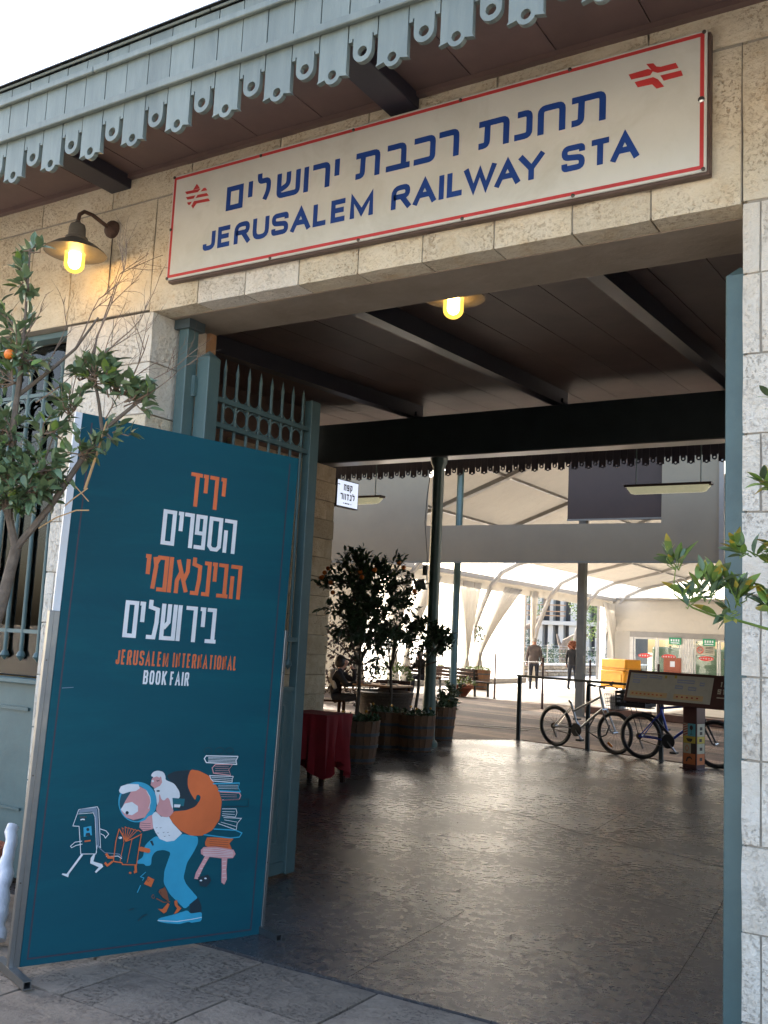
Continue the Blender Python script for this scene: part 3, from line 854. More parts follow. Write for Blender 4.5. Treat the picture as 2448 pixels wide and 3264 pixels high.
LAT = {
 'A': [[(0,0),(.5,1),(1,0)], [(.2,.32),(.8,.32)]],
 'B': ['*', [(0,0),(0,1),(.8,1),(1,.86),(1,.64),(.8,.52),(1,.40),(1,.14),(.8,0)], '-', [(0,.52),(.75,.52)]],
 'E': [[(1,1),(0,1),(0,0),(1,0)], [(0,.52),(.9,.52)]],
 'F': [[(1,1),(0,1),(0,0)], [(0,.5),(.88,.5)]],
 'H': [[(0,0),(0,1)], [(1,0),(1,1)], [(0,.5),(1,.5)]],
 'I': [[(.5,0),(.5,1)]],
 'J': [[(1,1),(1,.0),(0,.0),(0,.28)]],
 'K': [[(0,0),(0,1)], [(1,1),(0,.36)], [(.32,.56),(1,0)]],
 'L': [[(0,1),(0,0),(1,0)]],
 'M': [[(0,0),(0,1),(.5,.12),(1,1),(1,0)]],
 'N': [[(0,0),(0,1),(1,0),(1,1)]],
 'O': ['*', [(0,.16),(0,.84),(.22,1),(.78,1),(1,.84),(1,.16),(.78,0),(.22,0)]],
 'R': [[(0,0),(0,1),(.95,1),(.95,.5),(0,.5)], [(.55,.5),(1,0)]],
 'S': [[(1,.74),(1,1),(0,1),(0,.56),(1,.46),(1,0),(0,0),(0,.26)]],
 'T': [[(0,1),(1,1)], [(.5,1),(.5,0)]],
 'U': [[(0,1),(0,0),(1,0),(1,1)]],
 'W': [[(0,1),(.27,0),(.5,.9),(.73,0),(1,1)]],
 'Y': [[(0,1),(.5,.44),(1,1)], [(.5,.44),(.5,0)]],
}
LW = {'I': .0, 'M': 1.25, 'W': 1.5, 'J': .8, 'L': .85, 'E': .9, 'F': .88, 'T': .98, 'A': 1.12, 'Y': 1.08}
def latin(s, mat, T, x0, x1, y0, y1, parent, t, gap=.22, d=.0004, r=.0, t2=None, name='english_letter'):
    """fit the word into the box; thickness t for upright strokes, t2 for level ones"""
    t2 = t2 or t; n = len(s)
    tot = sum(LW.get(c, 1) for c in s); g = gap*(x1-x0)/n
    W = (x1-x0-g*(n-1)+g*1.25*sum(s[i:i+2] in ('LW','WA','AY','TA') for i in range(n-1))-sum(t for c in s if c == 'I'))/tot; x = x0
    for ci, c in enumerate(s):
        if ci and s[ci-1]+c in ('LW','WA','AY','TA'): x -= g*1.25
        w = t if c == 'I' else W*LW.get(c, 1)
        b = MB(); ax, bx, ay, by = x+t/2, x+w-t/2, y0+t2/2, y1-t2/2; cl = False
        if c == 'I': ax = bx = x+t/2
        for k_, st in enumerate(LAT[c]):
            if st == '*': cl = True; continue
            if st == '-': cl = False; continue
            p = [(ax+(bx-ax)*u, ay+(by-ay)*v) for u, v in st]
            if not cl:
                q = list(p)
                for i, j in ((0, 1), (-1, -2)):
                    (px, py), (qx, qy) = q[i], q[j]
                    if (st[i][1] in (0, 1)) and not (abs(py-qy) < 1e-6) and not (c in 'SJ'):
                        py += math.copysign(t2/2, py-qy); px += (px-qx)/(abs(py-qy)+1e-9)*t2/2 if abs(px-qx) > 1e-6 else 0
                    p[i] = (px, py)
                if r and c in 'JUSR': p = rnd_path(p, r)
            b.ribbon(p, t, T, d+k_*.0002, closed=cl, t2=t2)
        b.build(name, mat, parent); x += w+g
# ================================================================ RAILWAY SIGN
sg = thing('railway_sign', 'long cream enamel station sign with blue Hebrew and English lettering above the gateway', 'sign', (-2.39,3.80,3.38))
YS = 3.775
TS = lambda x, z, d: (x, YS-.0006-d, z)
SX0, SX1, SZ0, SZ1 = -3.845, -.942, 3.384, 3.984
MB().box((SX0,YS,SZ0),(SX1,YS+.012,SZ1)).build('panel', MT['sign'], sg, bevel=.003)
b = MB(); b.box((SX0+.004,YS+.0125,SZ0-.012),(SX1+.012,YS+.05,SZ1-.004)); b.build('backing_frame', MT['brownmetal'], sg, bevel=.004)
b = MB(); ins = .010; w = .016
x0, x1, z0, z1 = SX0+ins, SX1-ins, SZ0+ins, SZ1-ins
for (xa, xb, za, zb) in ((x0,x1,z1-w,z1),(x0,x1,z0,z0+w),(x0,x0+w,z0+w,z1-w),(x1-w,x1,z0+w,z1-w)):
    b.add([TS(xa,za,0),TS(xb,za,0),TS(xb,zb,0),TS(xa,zb,0)], [(0,1,2,3)])
b.build('red_border', MT['red'], sg)
ZL, ZH = 3.702, 3.836
for g, a, c, lo, hi in (('mem',-3.443,-3.328,ZL,ZH),('yods',-3.292,-3.268,ZL,ZH),('lamed',-3.235,-3.145,ZL,ZH),('shin',-3.105,-2.955,ZL,ZH),('vavs',-2.93,-2.906,ZL,ZH),('resh',-2.878,-2.772,ZL,ZH),('yods',-2.742,-2.718,ZL,ZH),('tav',-2.618,-2.479,ZL,ZH),('bet',-2.444,-2.312,ZL,ZH),('kaf',-2.29,-2.175,ZL,ZH),('resh',-2.157,-2.052,ZL,ZH),('tav',-1.952,-1.801,ZL,ZH),('nun',-1.776,-1.690,ZL,ZH),('het',-1.666,-1.537,ZL,ZH),('tav',-1.509,-1.357,ZL,ZH)):
    b = MB(); glyph(b, g, a, c, lo, hi, .0295, TS, .0004, r=.022)
    b.build('hebrew_letter', MT['blue'], sg)
for s, a, c in (('JERUSALEM',-3.588,-2.505),('RAILWAY',-2.405,-1.632),('STA',-1.550,-1.214)):
    latin(s, MT['blue'], TS, a, c, 3.505, 3.622, sg, .0265, .14, r=.035)
lg = [[(-1.188,3.903),(-1.158,3.898),(-1.145,3.880),(-1.128,3.874),(-1.066,3.874),(-1.054,3.848),(-1.139,3.850),(-1.160,3.862)],
      [(-1.262,3.877),(-1.180,3.879),(-1.158,3.866),(-1.170,3.848),(-1.250,3.851)],
      [(-1.129,3.836),(-1.044,3.835),(-1.036,3.810),(-1.114,3.809)],
      [(-1.236,3.836),(-1.158,3.837),(-1.138,3.822),(-1.112,3.783),(-1.143,3.782),(-1.162,3.806),(-1.222,3.809)]]
b = MB()
for p in lg:
    q = [(x-.002*0, z) for x, z in p]; b.prism([q], lambda x, z, d: TS(x, z, .0004), 0)
b.build('rail_emblem', MT['red'], sg)
b = MB()
for dz in (0,.033,.066):
    b.prism([[(-3.749+.1*dz*3,3.875-dz),(-3.60+.04*dz*10,3.868-dz),(-3.585+.4*dz,3.850-dz),(-3.735+.3*dz,3.858-dz)]], lambda x, z, d: TS(x, z, .0004), 0)
b.cur = 1
b.ribbon([(-3.60,3.887),(-3.66,3.84),(-3.70,3.785)], .012, TS, .0008)
b.cur = 0; b.prism([[(-3.665,3.905),(-3.64,3.873),(-3.69,3.873)]], lambda x, z, d: TS(x, z, .0004), 0); b.prism([[(-3.68,3.765),(-3.70,3.79),(-3.655,3.79)]], lambda x, z, d: TS(x, z, .0004), 0)
b.build('small_rail_emblem', [MT['red'], MT['sign']], sg)
for (x, z) in ((-3.225,3.965),(-2.645,3.967),(-2.054,3.970),(-1.523,3.972),(-.953,3.975),(-1.495,3.393),(-2.021,3.391),(-2.582,3.390),(-3.12,3.389),(-3.835,3.672),(-3.836,3.975),(-.953,3.393),(-3.836,3.392)):
    b = MB(); b.lathe([(.009,0),(.008,.004),(.003,.006)], (x,YS-.0005,z), 8, ax=(0,-1,0)); b.build('bolt', MT['bolt'], sg)
b = MB(); b.lathe([(.014,0),(.013,.005),(.005,.008)], (-.962,YS-.0005,3.687), 12, ax=(0,-1,0)); b.build('bolt', MT['chrome'], sg)

# ================================================================ LAMPS
def lamp(x, y, z, out, label, group):
    """gooseneck bracket lamp; (x, y, z) centre of wall plate; out = -1 towards the street, +1 inside"""
    t = thing('wall_lamp', label, 'lamp', (x,y,z), 0, group)
    o = out
    b = MB(); b.lathe([(.052,0),(.052,.018),(.045,.030),(.03,.036),(.012,.05)], (0,0,0), 16, ax=(0,o,0)); b.build('wall_plate', MT['rust'], t, local=True, smooth=True)
    b = MB(); pts = [(0,o*.03,0),(0,o*.09,.012),(0,o*.16,.028),(0,o*.22,.024),(0,o*.252,-.005),(0,o*.258,-.045)]
    b.tube(pts, .0115, 8); b.build('bracket_arm', MT['rust'], t, local=True, smooth=True)
    c = (0, o*.258, -.235)
    b = MB(); b.lathe([(.172,0),(.166,.008),(.115,.045),(.075,.066),(.064,.074),(.062,.088),(.048,.096),(.046,.145),(.040,.165),(.018,.178),(.012,.19),(.0,.19)], c, 28)
    sh = b.build('lamp_shade', MT['lampshade'], t, local=True, smooth=True)
    b = MB(); b.lathe([(.171,.0005),(.112,.040),(.060,.062),(0,.064)], c, 28); b.build('shade_lining', MT['lampin'], t, local=True, smooth=True)
    b = MB(); b.lathe([(.055,.030),(.056,-.06)]+[(.056*math.cos(R(a)),-.065-.050*math.sin(R(a))) for a in range(0,90,15)]+[(0,-.116)], c, 20)
    jr_ = b.build('glass_jar', MT['bulb'], t, local=True, smooth=True)
    b = MB(); b.lathe([(.033,.02),(.034,-.055)]+[(.034*math.cos(R(a)),-.058-.034*math.sin(R(a))) for a in range(0,90,18)]+[(0,-.092)], c, 14); b.build('filament_tube', MT['bulb_core'], jr_, local=True, smooth=True)
    return t
lamp(-4.35, 3.825, 3.785, -1, 'grey gooseneck wall lamp lit yellow beside the left end of the station sign', 'gooseneck wall lamps of the station')
lamp(-2.49, 4.332, 3.585, 1, 'lit wall lamp on the inner side of the gateway, its jar showing under the lintel', 'gooseneck wall lamps of the station')
lamp(-6.42, 5.01, 3.68, -1, 'small lit lamp glowing inside behind the barred window', 'gooseneck wall lamps of the station')  # added lamp, stands in for a lamp reflection in the window glass
# cable under outer lamp
b = MB(); b.tube([(-4.35,3.822,3.73),(-4.348,3.822,3.5),(-4.352,3.822,3.40)], .003, 5); b.build('lamp_cable', MT['bolt'], bld)

# ================================================================ GATES
def gate(name, label, x, y0, y1, sgn, ztop=3.08):
    t = thing(name, label, 'gate', (x,y0,0), 0, 'green iron gate leaves')
    b = MB(); b.box((-.046,-.05,.03),(.046,.05,ztop-.05)); b.add([(-.046,-.05,ztop-.05),(.046,-.05,ztop-.05),(.046,.05,ztop-.05),(-.046,.05,ztop-.05),(0,0,ztop)], [(0,1,4),(1,2,4),(2,3,4),(3,0,4)])
    b.build('hinge_post', MT['teal'], t, local=True, bevel=.004)
    L_ = y1-y0
    b = MB(); b.box((-.030,L_-.095,.02),(.030,L_,ztop-.07)); b.build('closing_post', MT['teal'], t, local=True, bevel=.003)
    for z in (1.150,1.46,2.675,2.825,.04):
        MB().box((-.019,.05,z-.014 if z > .1 else .03),(.019,L_-.095,z+.014 if z > .1 else .10)).build('rail', MT['teal'], t, local=True)
    MB().box((-.006,.05,.10),(.006,L_-.095,1.136)).build('lower_panel', MT['teal'], t, local=True)
    for s in (-1, 1):
        for a, c in (((.13,.22),(.16,1.05)),((L_-.19,.22),(L_-.16,1.05))): MB().box((s*.006,a[0],a[1]),(s*.016,c[0],c[1])).build('panel_moulding', MT['teal'], t, local=True)
        for z in (.20,1.05): MB().box((s*.006,.13,z),(s*.016,L_-.16,z+.02)).build('panel_moulding', MT['teal'], t, local=True)
    n = 8
    for i in range(n):
        yy = .145+(L_-.145-.155)*i/(n-1); 
        b = MB(); b.tube([(0,yy,1.32),(0,yy,3.00)], .0098, 8); b.lathe([(.0095,0),(.0115,.015),(0,.085)], (0,yy,2.995), 8)
        b.lathe([(0,-.05),(.025,-.02),(.020,.005),(.0115,.015)], (0,yy,1.32), 8)
        b.build('bar', MT['teal'], t, local=True, smooth=True)
        if i < n-1:
            MB().ring((0,yy+(L_-.3)/(n-1)/2,2.75), .055, .0065, (1,0,0), 18, 5).build('ring', MT['teal'], t, local=True, smooth=True)
            yb = yy+(L_-.3)/(n-1)/2
            b = MB(); b.tube([(0,yb+.055*math.cos(R(a)),2.90+.06*math.sin(R(a))) for a in range(180,361,20)], .0055, 5); b.build('scroll', MT['teal'], t, local=True, smooth=True)
    for z in ((.5,1.9,2.87) if x < -2 else ()):
        b = MB(); b.box((-.07,-.075,z-.05),(-.03,-.02,z+.05)); b.tube([(-.05,-.06,z-.06),(-.05,-.06,z+.06)], .016, 8); b.build('hinge', MT['teal'], t, local=True)
    return t
gate('gate_leaf', 'left leaf of the green iron gate folded back inside behind the banner', -3.83, 4.15, 5.22, 1, 3.09)
MB().box((-3.955,4.02,.0),(-3.885,4.11,3.235)).build('gate_frame_post', MT['teal'], bld, bevel=.004)
b = MB(); b.box((-3.975,4.00,3.19),(-3.86,4.13,3.243)); b.build('frame_post_cap', MT['teal_dark'], bld)
gate('gate_leaf', 'right leaf of the green iron gate seen edge on against the right jamb', -.862, 4.01, 5.35, 1, 3.06)

# ================================================================ BANNER
BO = Vector((-3.6043, 3.0006, .03)); BU = Vector((.33873,.94044,-.029)).normalized(); BV = Vector((.00587,.0287,.99957)).normalized(); BN = BU.cross(BV).normalized()   # faces the street
def TB(x, y, d): return tuple(BO+BU*x+BV*y+BN*(d))
bn = thing('book_fair_banner', 'tall teal book fair banner on a stand with orange and white lettering', 'banner', (-3.4,3.56,0))
b = MB(); b.add([TB(0,0,0),TB(1.2,0,0),TB(1.2,2.437,0),TB(0,2.437,0),TB(0,0,-.012),TB(1.2,0,-.012),TB(1.2,2.437,-.012),TB(0,2.437,-.012)], [(0,1,2,3),(7,6,5,4),(0,4,5,1),(1,5,6,2),(2,6,7,3),(3,7,4,0)])
b.build('banner_panel', MT['banner'], bn)
b = MB(); b.add([TB(-.034,1.515,-.003),TB(-.001,1.515,-.003),TB(-.001,2.437,-.003),TB(-.034,2.437,-.003),TB(-.034,1.515,-.014),TB(-.001,1.515,-.014),TB(-.001,2.437,-.014),TB(-.034,2.437,-.014)], [(0,1,2,3),(7,6,5,4),(0,4,5,1),(1,5,6,2),(2,6,7,3),(3,7,4,0)])
b.build('white_edge_strip', MT['white'], bn)
def bbox(x0, x1, y0, y1, d0, d1, name, mat, par, bev=.002):
    b = MB(); b.add([TB(x0,y0,d0),TB(x1,y0,d0),TB(x1,y1,d0),TB(x0,y1,d0),TB(x0,y0,d1),TB(x1,y0,d1),TB(x1,y1,d1),TB(x0,y1,d1)], [(0,3,2,1),(4,5,6,7),(0,1,5,4),(1,2,6,5),(2,3,7,6),(3,0,4,7)])
    return b.build(name, mat, par, bevel=bev)
for s, x in ((0, -.050), (1, 1.2)):
    w = .050 if s == 0 else .022
    r_ = bbox(x, x+w*.42, .0, 1.52, -.022, .008, 'side_rail', MT['alu'], bn)
    bbox(x+w*.44, x+w-.001, .0, 1.52, -.022, .003, 'rail_lip', MT['alu'], r_)
    bbox(x+w*.40, x+w*.46, .0, 1.52, .004, .012, 'rail_ridge', MT['alu'], r_)
    for h in (.35,.8,1.3):
        b = MB(); b.lathe([(.004,0),(.003,.002)], TB(x+w*.2,h,.008), 6, ax=tuple(BN)); b.build('rivet', MT['bolt'], r_)
for fx in (-.034, 1.21):
    f0 = BO+BU*fx+BN*-.16; f1 = BO+BU*fx+BN*.20; f0.z = f1.z = .019
    if fx > 1: f0 = BO+BU*fx+BN*-.20; f1 = BO+BU*fx+BN*.16; f0.z = f1.z = .019
    b = MB(); d_ = (f1-f0).normalized(); sx = Vector((0,0,1)).cross(d_)
    o_ = .017; i_ = .013
    # square tube with open ends
    vs = []
    for e in (f0, f1):
        for rr in (o_, i_):
            for (a_, c_) in ((-1,-1),(1,-1),(1,1),(-1,1)): vs.append(e+sx*a_*rr+Vector((0,0,1))*c_*rr)
    fs = []
    for k in range(4):
        j = (k+1) % 4
        fs += [(k,j,8+j,8+k),(4+k,12+k,12+j,4+j),(k,4+k,4+j,j),(8+k,8+j,12+j,12+k)]
    b.add(vs, fs); b.build('foot', MT['alu'], bn)
# thin dark frame line
b = MB(); b.ribbon([(.047,2.40),(.031,.03),(1.143,.03),(1.147,2.40)], .007, TB, .0006); b.build('frame_line', MT['linep'], bn)
b = MB(); b.ribbon([(.047,1.18),(.10,1.185)], .003, TB, .0008); b.build('scratch', MT['grey'], bn)
def word(items, lo, hi, mat, name='hebrew_letter', t=.0215, t2=.019):
    for g, a, c in items:
        h = hi
        l_ = lo
        if g == 'y': g = 'yodb'; 
        b = MB(); glyph(b, g, a, c, l_, h, t, TB, .0008, 0, t2); b.build(name, mat, bn)
HEB['yodb'] = [[(.0,1),(1,1),(1,.50)]]
HEB['resh2'] = [[(0,1),(1,1),(1,0)]]
word([('dalet',.578,.642),('yodb',.648,.676),('resh2',.684,.735),('yodb',.748,.778)], 2.088, 2.257, MT['orange'])
word([('mem',.450,.522),('yodb',.532,.560),('resh2',.566,.619),('pe',.628,.690),('samekh',.702,.779),('he',.790,.860)], 1.880, 2.052, MT['white'])
word([('yodb',.383,.411),('memo',.421,.505),('vavs',.519,.519),('alef',.545,.620),('lamedc',.632,.686),('nun',.694,.738),('yodb',.744,.772),('bet',.778,.842),('he',.850,.914)], 1.653, 1.825, MT['orange'])
word([('mem',.305,.373),('yodb',.380,.408),('lamedc',.424,.482),('shin',.492,.575),('vavs',.590,.590),('resh2',.622,.684),('yodb',.700,.730),('bet',.737,.798)], 1.424, 1.597, MT['white'])
for s, a, c, lo, hi, m in (('JERUSALEM',.286,.553,1.298,1.367,'orange'),('INTERNATIONAL',.576,.930,1.298,1.367,'orange'),('BOOK',.432,.552,1.212,1.277,'white'),('FAIR',.571,.672,1.212,1.277,'white')):
    latin(s, MT[m], TB, a, c, lo, hi, bn, .0086, .27, d=.0008, r=.006, t2=.0095)
ILLUSTRATION = [('ink',0,[(600,788),(640,807),(731,813),(726,761),(760,672),(798,653),(758,624),(687,626),(654,645),(640,682),(681,687),(670,718)]),('orange',0,[(727,815),(774,808),(828,784),(885,725),(914,661),(912,573),(877,524),(822,499),(757,504),(697,533),(655,572),(635,597),(657,621),(723,623),(771,638),(795,671),(794,690),(772,697),(768,666),(739,701),(719,736),(715,779)]),('sky',0,[(576,512),(633,491),(674,492),(713,514),(800,497),(804,466),(783,424),(753,377),(742,311),(760,279),(831,209),(765,165),(681,237),(640,295),(638,349),(663,432),(624,446),(584,443),(566,420),(567,378),(537,379),(533,389),(493,392),(490,401),(523,420),(524,470),(548,493)]),('ink',0,[(548,490),(561,492),(572,470),(564,468)]),('ink',0,[(787,184),(831,212),(852,173),(858,139),(795,142)]),('sky',0,[(626,129),(637,137),(705,145),(780,159),(796,141),(859,143),(862,100),(804,98),(796,105),(744,99),(674,110),(632,122)]),('white',4,[(628,127),(729,112),(805,114),(860,118)]),('white',0,[(564,624),(594,599),(635,597),(659,565),(713,517),(675,485),(637,482),(598,497),(574,527),(546,571),(545,613)]),('ink',2,[(572,551),(577,548),(581,551)]),('ink',2,[(592,550),(598,547),(602,550)]),('ink',2,[(610,528),(615,524),(619,528)]),('ink',2,[(632,527),(638,523),(642,527)]),('ink',2,[(581,527),(587,523),(591,526)]),('ink',2,[(617,510),(623,506),(627,509)]),('ink',2,[(641,513),(647,509),(650,512)]),('white',0,[(519,788),(530,807),(553,813),(585,805),(598,782),(596,769),(646,750),(678,712),(684,681),(654,676),(650,621),(621,598),(577,624),(551,709),(545,731),(578,745),(577,782),(533,783)]),('pink',0,[(533,783),(552,793),(575,782),(582,757),(571,739),(549,728),(524,747),(526,771)]),('white',8,[(544,725),(572,738),(593,734)]),('white',8,[(533,783),(552,789),(567,782)]),('white',0,[(539,764),(539,761),(535,759),(531,759),(528,761),(526,765),(527,768),(530,770),(534,770),(538,768)]),('ink',3,[(551,767),(567,764)]),('ink',3,[(554,761),(567,769)]),('ink',0,[(575,718),(573,715),(566,714),(559,715),(556,718),(558,721),(565,722),(572,721)]),('pink',0,[(571,697),(575,706),(586,678),(603,671),(615,689),(630,677),(640,646),(659,621),(635,594),(600,598),(568,618),(563,642),(576,669)]),('teal2',0,[(643,684),(710,677),(707,643),(650,648)]),('white',0,[(656,654),(690,651),(686,638),(657,640)]),('sky',0,[(564,668),(564,649),(560,630),(551,614),(539,600),(524,589),(506,582),(486,579),(466,580),(446,585),(427,594),(409,606),(394,620),(383,637),(374,655),(370,674),(370,693),(374,711),(382,727),(394,741),(409,752),(426,759),(446,763),(466,762),(486,758),(506,750),(524,738),(539,723),(552,706),(560,687)]),('teal3',0,[(531,663),(531,644),(527,627),(520,611),(509,599),(495,590),(480,584),(463,583),(445,586),(429,593),(413,603),(400,616),(389,632),(381,650),(377,668),(377,686),(381,704),(388,719),(399,732),(412,741),(427,747),(444,748),(462,746),(479,739),(494,729),(508,716),(519,699),(527,682)]),('pink',0,[(432,725),(470,741),(506,723),(528,686),(532,631),(509,599),(454,590),(406,607),(387,637),(405,678)]),('sky',6,[(552,667),(552,648),(548,631),(541,615),(529,602),(515,591),(499,584),(481,581),(462,582),(443,587),(426,595),(409,607),(396,621),(385,637),(377,655),(373,673),(373,691),(377,709),(384,724),(395,738),(408,748),(424,755),(442,759),(461,758),(480,754),(498,746),(515,735),(529,720),(540,704),(548,686),(552,667)]),('white',0,[(386,640),(403,666),(438,672),(470,652),(473,628),(445,612),(412,618)]),('ink',0,[(428,624),(427,620),(424,617),(420,616),(416,617),(412,620),(411,624),(412,628),(414,631),(419,632),(423,630),(426,628)]),('white',0,[(368,726),(375,744),(409,754),(462,751),(470,733),(453,721),(420,718),(388,709),(373,716)]),('white',4,[(506,720),(526,692),(532,668),(525,638)]),('pink',0,[(526,602),(545,610),(559,546),(539,541),(510,537),(488,555),(488,579),(514,587)]),('ink',2,[(489,576),(512,572),(543,570)]),('ink',2,[(490,566),(513,563),(544,561)]),('ink',2,[(491,556),(514,554),(545,553)]),('ink',2,[(492,546),(515,545),(545,544)]),('white',6,[(983,875),(803,879),(794,866),(807,847),(979,836),(973,855),(983,875)]),('white',3,[(815,871),(972,866)]),('white',3,[(816,865),(973,859)]),('white',3,[(816,858),(973,852)]),('white',3,[(817,852),(974,845)]),('pink',6,[(956,836),(859,837),(842,821),(852,796),(950,783)]),('pink',3,[(956,836),(936,811),(950,783)]),('pink',2,[(858,828),(935,825)]),('pink',2,[(859,818),(936,816)]),('pink',2,[(860,808),(937,806)]),('pink',2,[(861,799),(938,796)]),('white',5,[(966,778),(832,784),(841,768),(853,758),(961,749),(960,765),(966,778)]),('white',3,[(843,776),(959,768)]),('white',3,[(848,767),(957,759)]),('sky',8,[(854,745),(1005,745)]),('sky',8,[(887,711),(1017,702)]),('sky',4,[(1005,745),(998,723),(1015,703)]),('white',2,[(884,737),(997,734)]),('white',2,[(885,729),(998,726)]),('white',2,[(886,722),(999,717)]),('pink',6,[(895,705),(1008,697),(1017,684),(1011,666),(914,666)]),('pink',2,[(900,693),(994,687)]),('pink',2,[(905,682),(995,678)]),('white',4,[(918,623),(997,620),(1004,601),(997,580),(920,591)]),('white',3,[(920,610),(991,606)]),('white',3,[(921,600),(992,593)]),('white',4,[(930,581),(1032,573),(1010,549),(1008,518),(903,554)]),('white',3,[(935,570),(1008,556)]),('white',3,[(917,560),(1006,535)]),('sky',7,[(880,529),(1004,517),(1042,502),(1030,483),(978,481),(828,505)]),('orange',0,[(839,470),(848,491),(881,490),(997,477),(976,456),(992,427),(864,441),(842,454)]),('ink',2,[(863,481),(968,470)]),('ink',2,[(864,471),(969,460)]),('ink',2,[(865,461),(970,449)]),('ink',2,[(866,451),(971,438)]),('pink',0,[(820,434),(834,447),(900,445),(1002,424),(1016,403),(1003,384),(950,385),(846,403),(823,415)]),('pink',0,[(846,405),(872,401),(841,349),(818,298),(798,302),(804,330),(828,372)]),('pink',0,[(939,388),(971,386),(971,331),(979,286),(967,261),(949,273),(945,332)]),('white',2,[(832,436),(908,435),(999,417)]),('white',2,[(833,429),(909,426),(1000,410)]),('white',2,[(833,421),(910,417),(1001,404)]),('white',2,[(834,414),(911,408),(1001,398)]),('white',2,[(835,406),(912,400),(1002,391)]),('white',2,[(844,389),(859,385)]),('white',2,[(835,368),(849,365)]),('white',2,[(825,347),(840,346)]),('white',2,[(816,326),(831,326)]),('white',2,[(943,370),(965,372)]),('white',2,[(945,351),(967,353)]),('white',2,[(947,332),(969,334)]),('white',2,[(949,313),(971,315)]),('white',2,[(951,295),(973,296)]),('ink',0,[(817,308),(873,316),(891,287),(869,258),(832,267)]),('white',0,[(842,291),(840,288),(835,288),(830,289),(828,292),(830,294),(835,295),(840,293)]),('white',0,[(866,299),(864,296),(859,296),(854,297),(851,300),(853,302),(858,303),(863,301)]),('ink',3,[(832,904),(828,896),(818,891),(804,891),(792,896),(787,904),(790,913),(801,918),(815,918),(827,913),(832,904)]),('ink',3,[(899,904),(895,895),(883,889),(868,889),(855,895),(850,904),(853,913),(865,919),(880,919),(893,913),(899,904)]),('ink',3,[(954,904),(950,895),(939,890),(925,890),(912,895),(907,904),(911,912),(922,918),(936,918),(948,912),(954,904)]),('ink',3,[(921,667),(1065,666),(1065,630),(924,635)]),('white',4,[(184,648),(270,657),(278,644),(306,477),(289,487),(287,450),(216,454),(194,575),(165,578),(184,648)]),('grey',0,[(185,642),(193,650),(261,654),(271,647),(300,478),(290,484),(261,624),(247,637),(189,632)]),('white',3,[(184,629),(254,631),(264,613),(290,455)]),('sky',0,[(215,569),(251,574),(259,533),(221,528)]),('ink',0,[(244,559),(243,554),(239,552),(235,552),(231,555),(229,559),(230,564),(233,566),(238,566),(242,563)]),('ink',0,[(228,531),(230,544),(247,545),(253,531)]),('orange',8,[(227,508),(255,510)]),('white',7,[(197,603),(207,605),(217,603)]),('brown',3,[(196,613),(193,617)]),('brown',3,[(203,612),(200,617)]),('brown',3,[(210,612),(207,617)]),('brown',3,[(216,612),(213,617)]),('brown',3,[(223,612),(220,616)]),('white',4,[(215,510),(182,507),(164,491),(170,484),(190,493),(218,497)]),('white',4,[(294,559),(323,549),(338,534),(324,517),(316,529),(299,538)]),('white',0,[(217,453),(227,450),(171,372),(169,358),(138,372),(141,377),(160,373)]),('white',0,[(275,449),(285,453),(278,418),(321,404),(328,392),(297,367),(290,372),(307,391),(264,411),(264,434)]),('grey',5,[(290,484),(328,453),(399,442),(414,427)]),('white',4,[(336,435),(394,434),(414,421)]),('orange',6,[(386,555),(376,502),(374,412),(416,403),(420,395),(490,388),(494,466),(499,525),(457,507),(425,497),(386,555)]),('orange',4,[(405,536),(416,494),(406,407)]),('orange',4,[(454,504),(442,401)]),('orange',4,[(426,498),(399,559),(409,552)]),('orange',4,[(426,498),(414,562),(426,556)]),('orange',4,[(426,498),(430,558),(443,551)]),('orange',4,[(426,498),(446,553),(461,546)]),('orange',4,[(426,498),(463,549),(479,540)]),('orange',4,[(426,498),(479,545),(496,535)]),('orange',0,[(493,463),(501,469),(548,457),(553,443),(544,438),(493,451)]),('orange',14,[(374,429),(349,431),(334,449)]),('orange',12,[(370,412),(347,396),(333,409)]),('orange',14,[(484,390),(490,359),(480,356)]),('orange',0,[(469,354),(467,351),(463,350),(458,351),(455,355),(457,359),(461,360),(466,358)]),('white',0,[(405,514),(403,511),(397,509),(390,511),(387,515),(389,519),(395,520),(402,518)]),('ink',0,[(395,515),(394,513),(392,513),(390,515),(391,517),(394,517)]),('orange',0,[(536,300),(555,332),(587,316),(574,283)]),('sky',5,[(540,353),(515,334),(533,327),(527,316)]),('sky',6,[(520,296),(507,264)]),('ink',3,[(562,316),(560,312),(556,310),(551,313),(549,317),(550,321),(555,322),(560,320)]),('brown',6,[(646,276),(617,258),(641,232),(677,208),(647,208),(607,229)]),('brown',0,[(616,267),(646,276),(659,251),(674,208),(648,225)]),('brown',4,[(596,239),(595,233),(590,231),(585,234),(582,240),(584,246),(588,248),(593,245)]),('orange',0,[(668,203),(678,197),(665,164),(652,158),(619,182),(643,178)]),('orange',0,[(701,209),(715,213),(721,189),(742,172),(724,155),(704,150),(719,174),(705,190)]),('ink',5,[(473,189),(498,195)]),('ink',6,[(524,137),(548,158),(568,162)])]

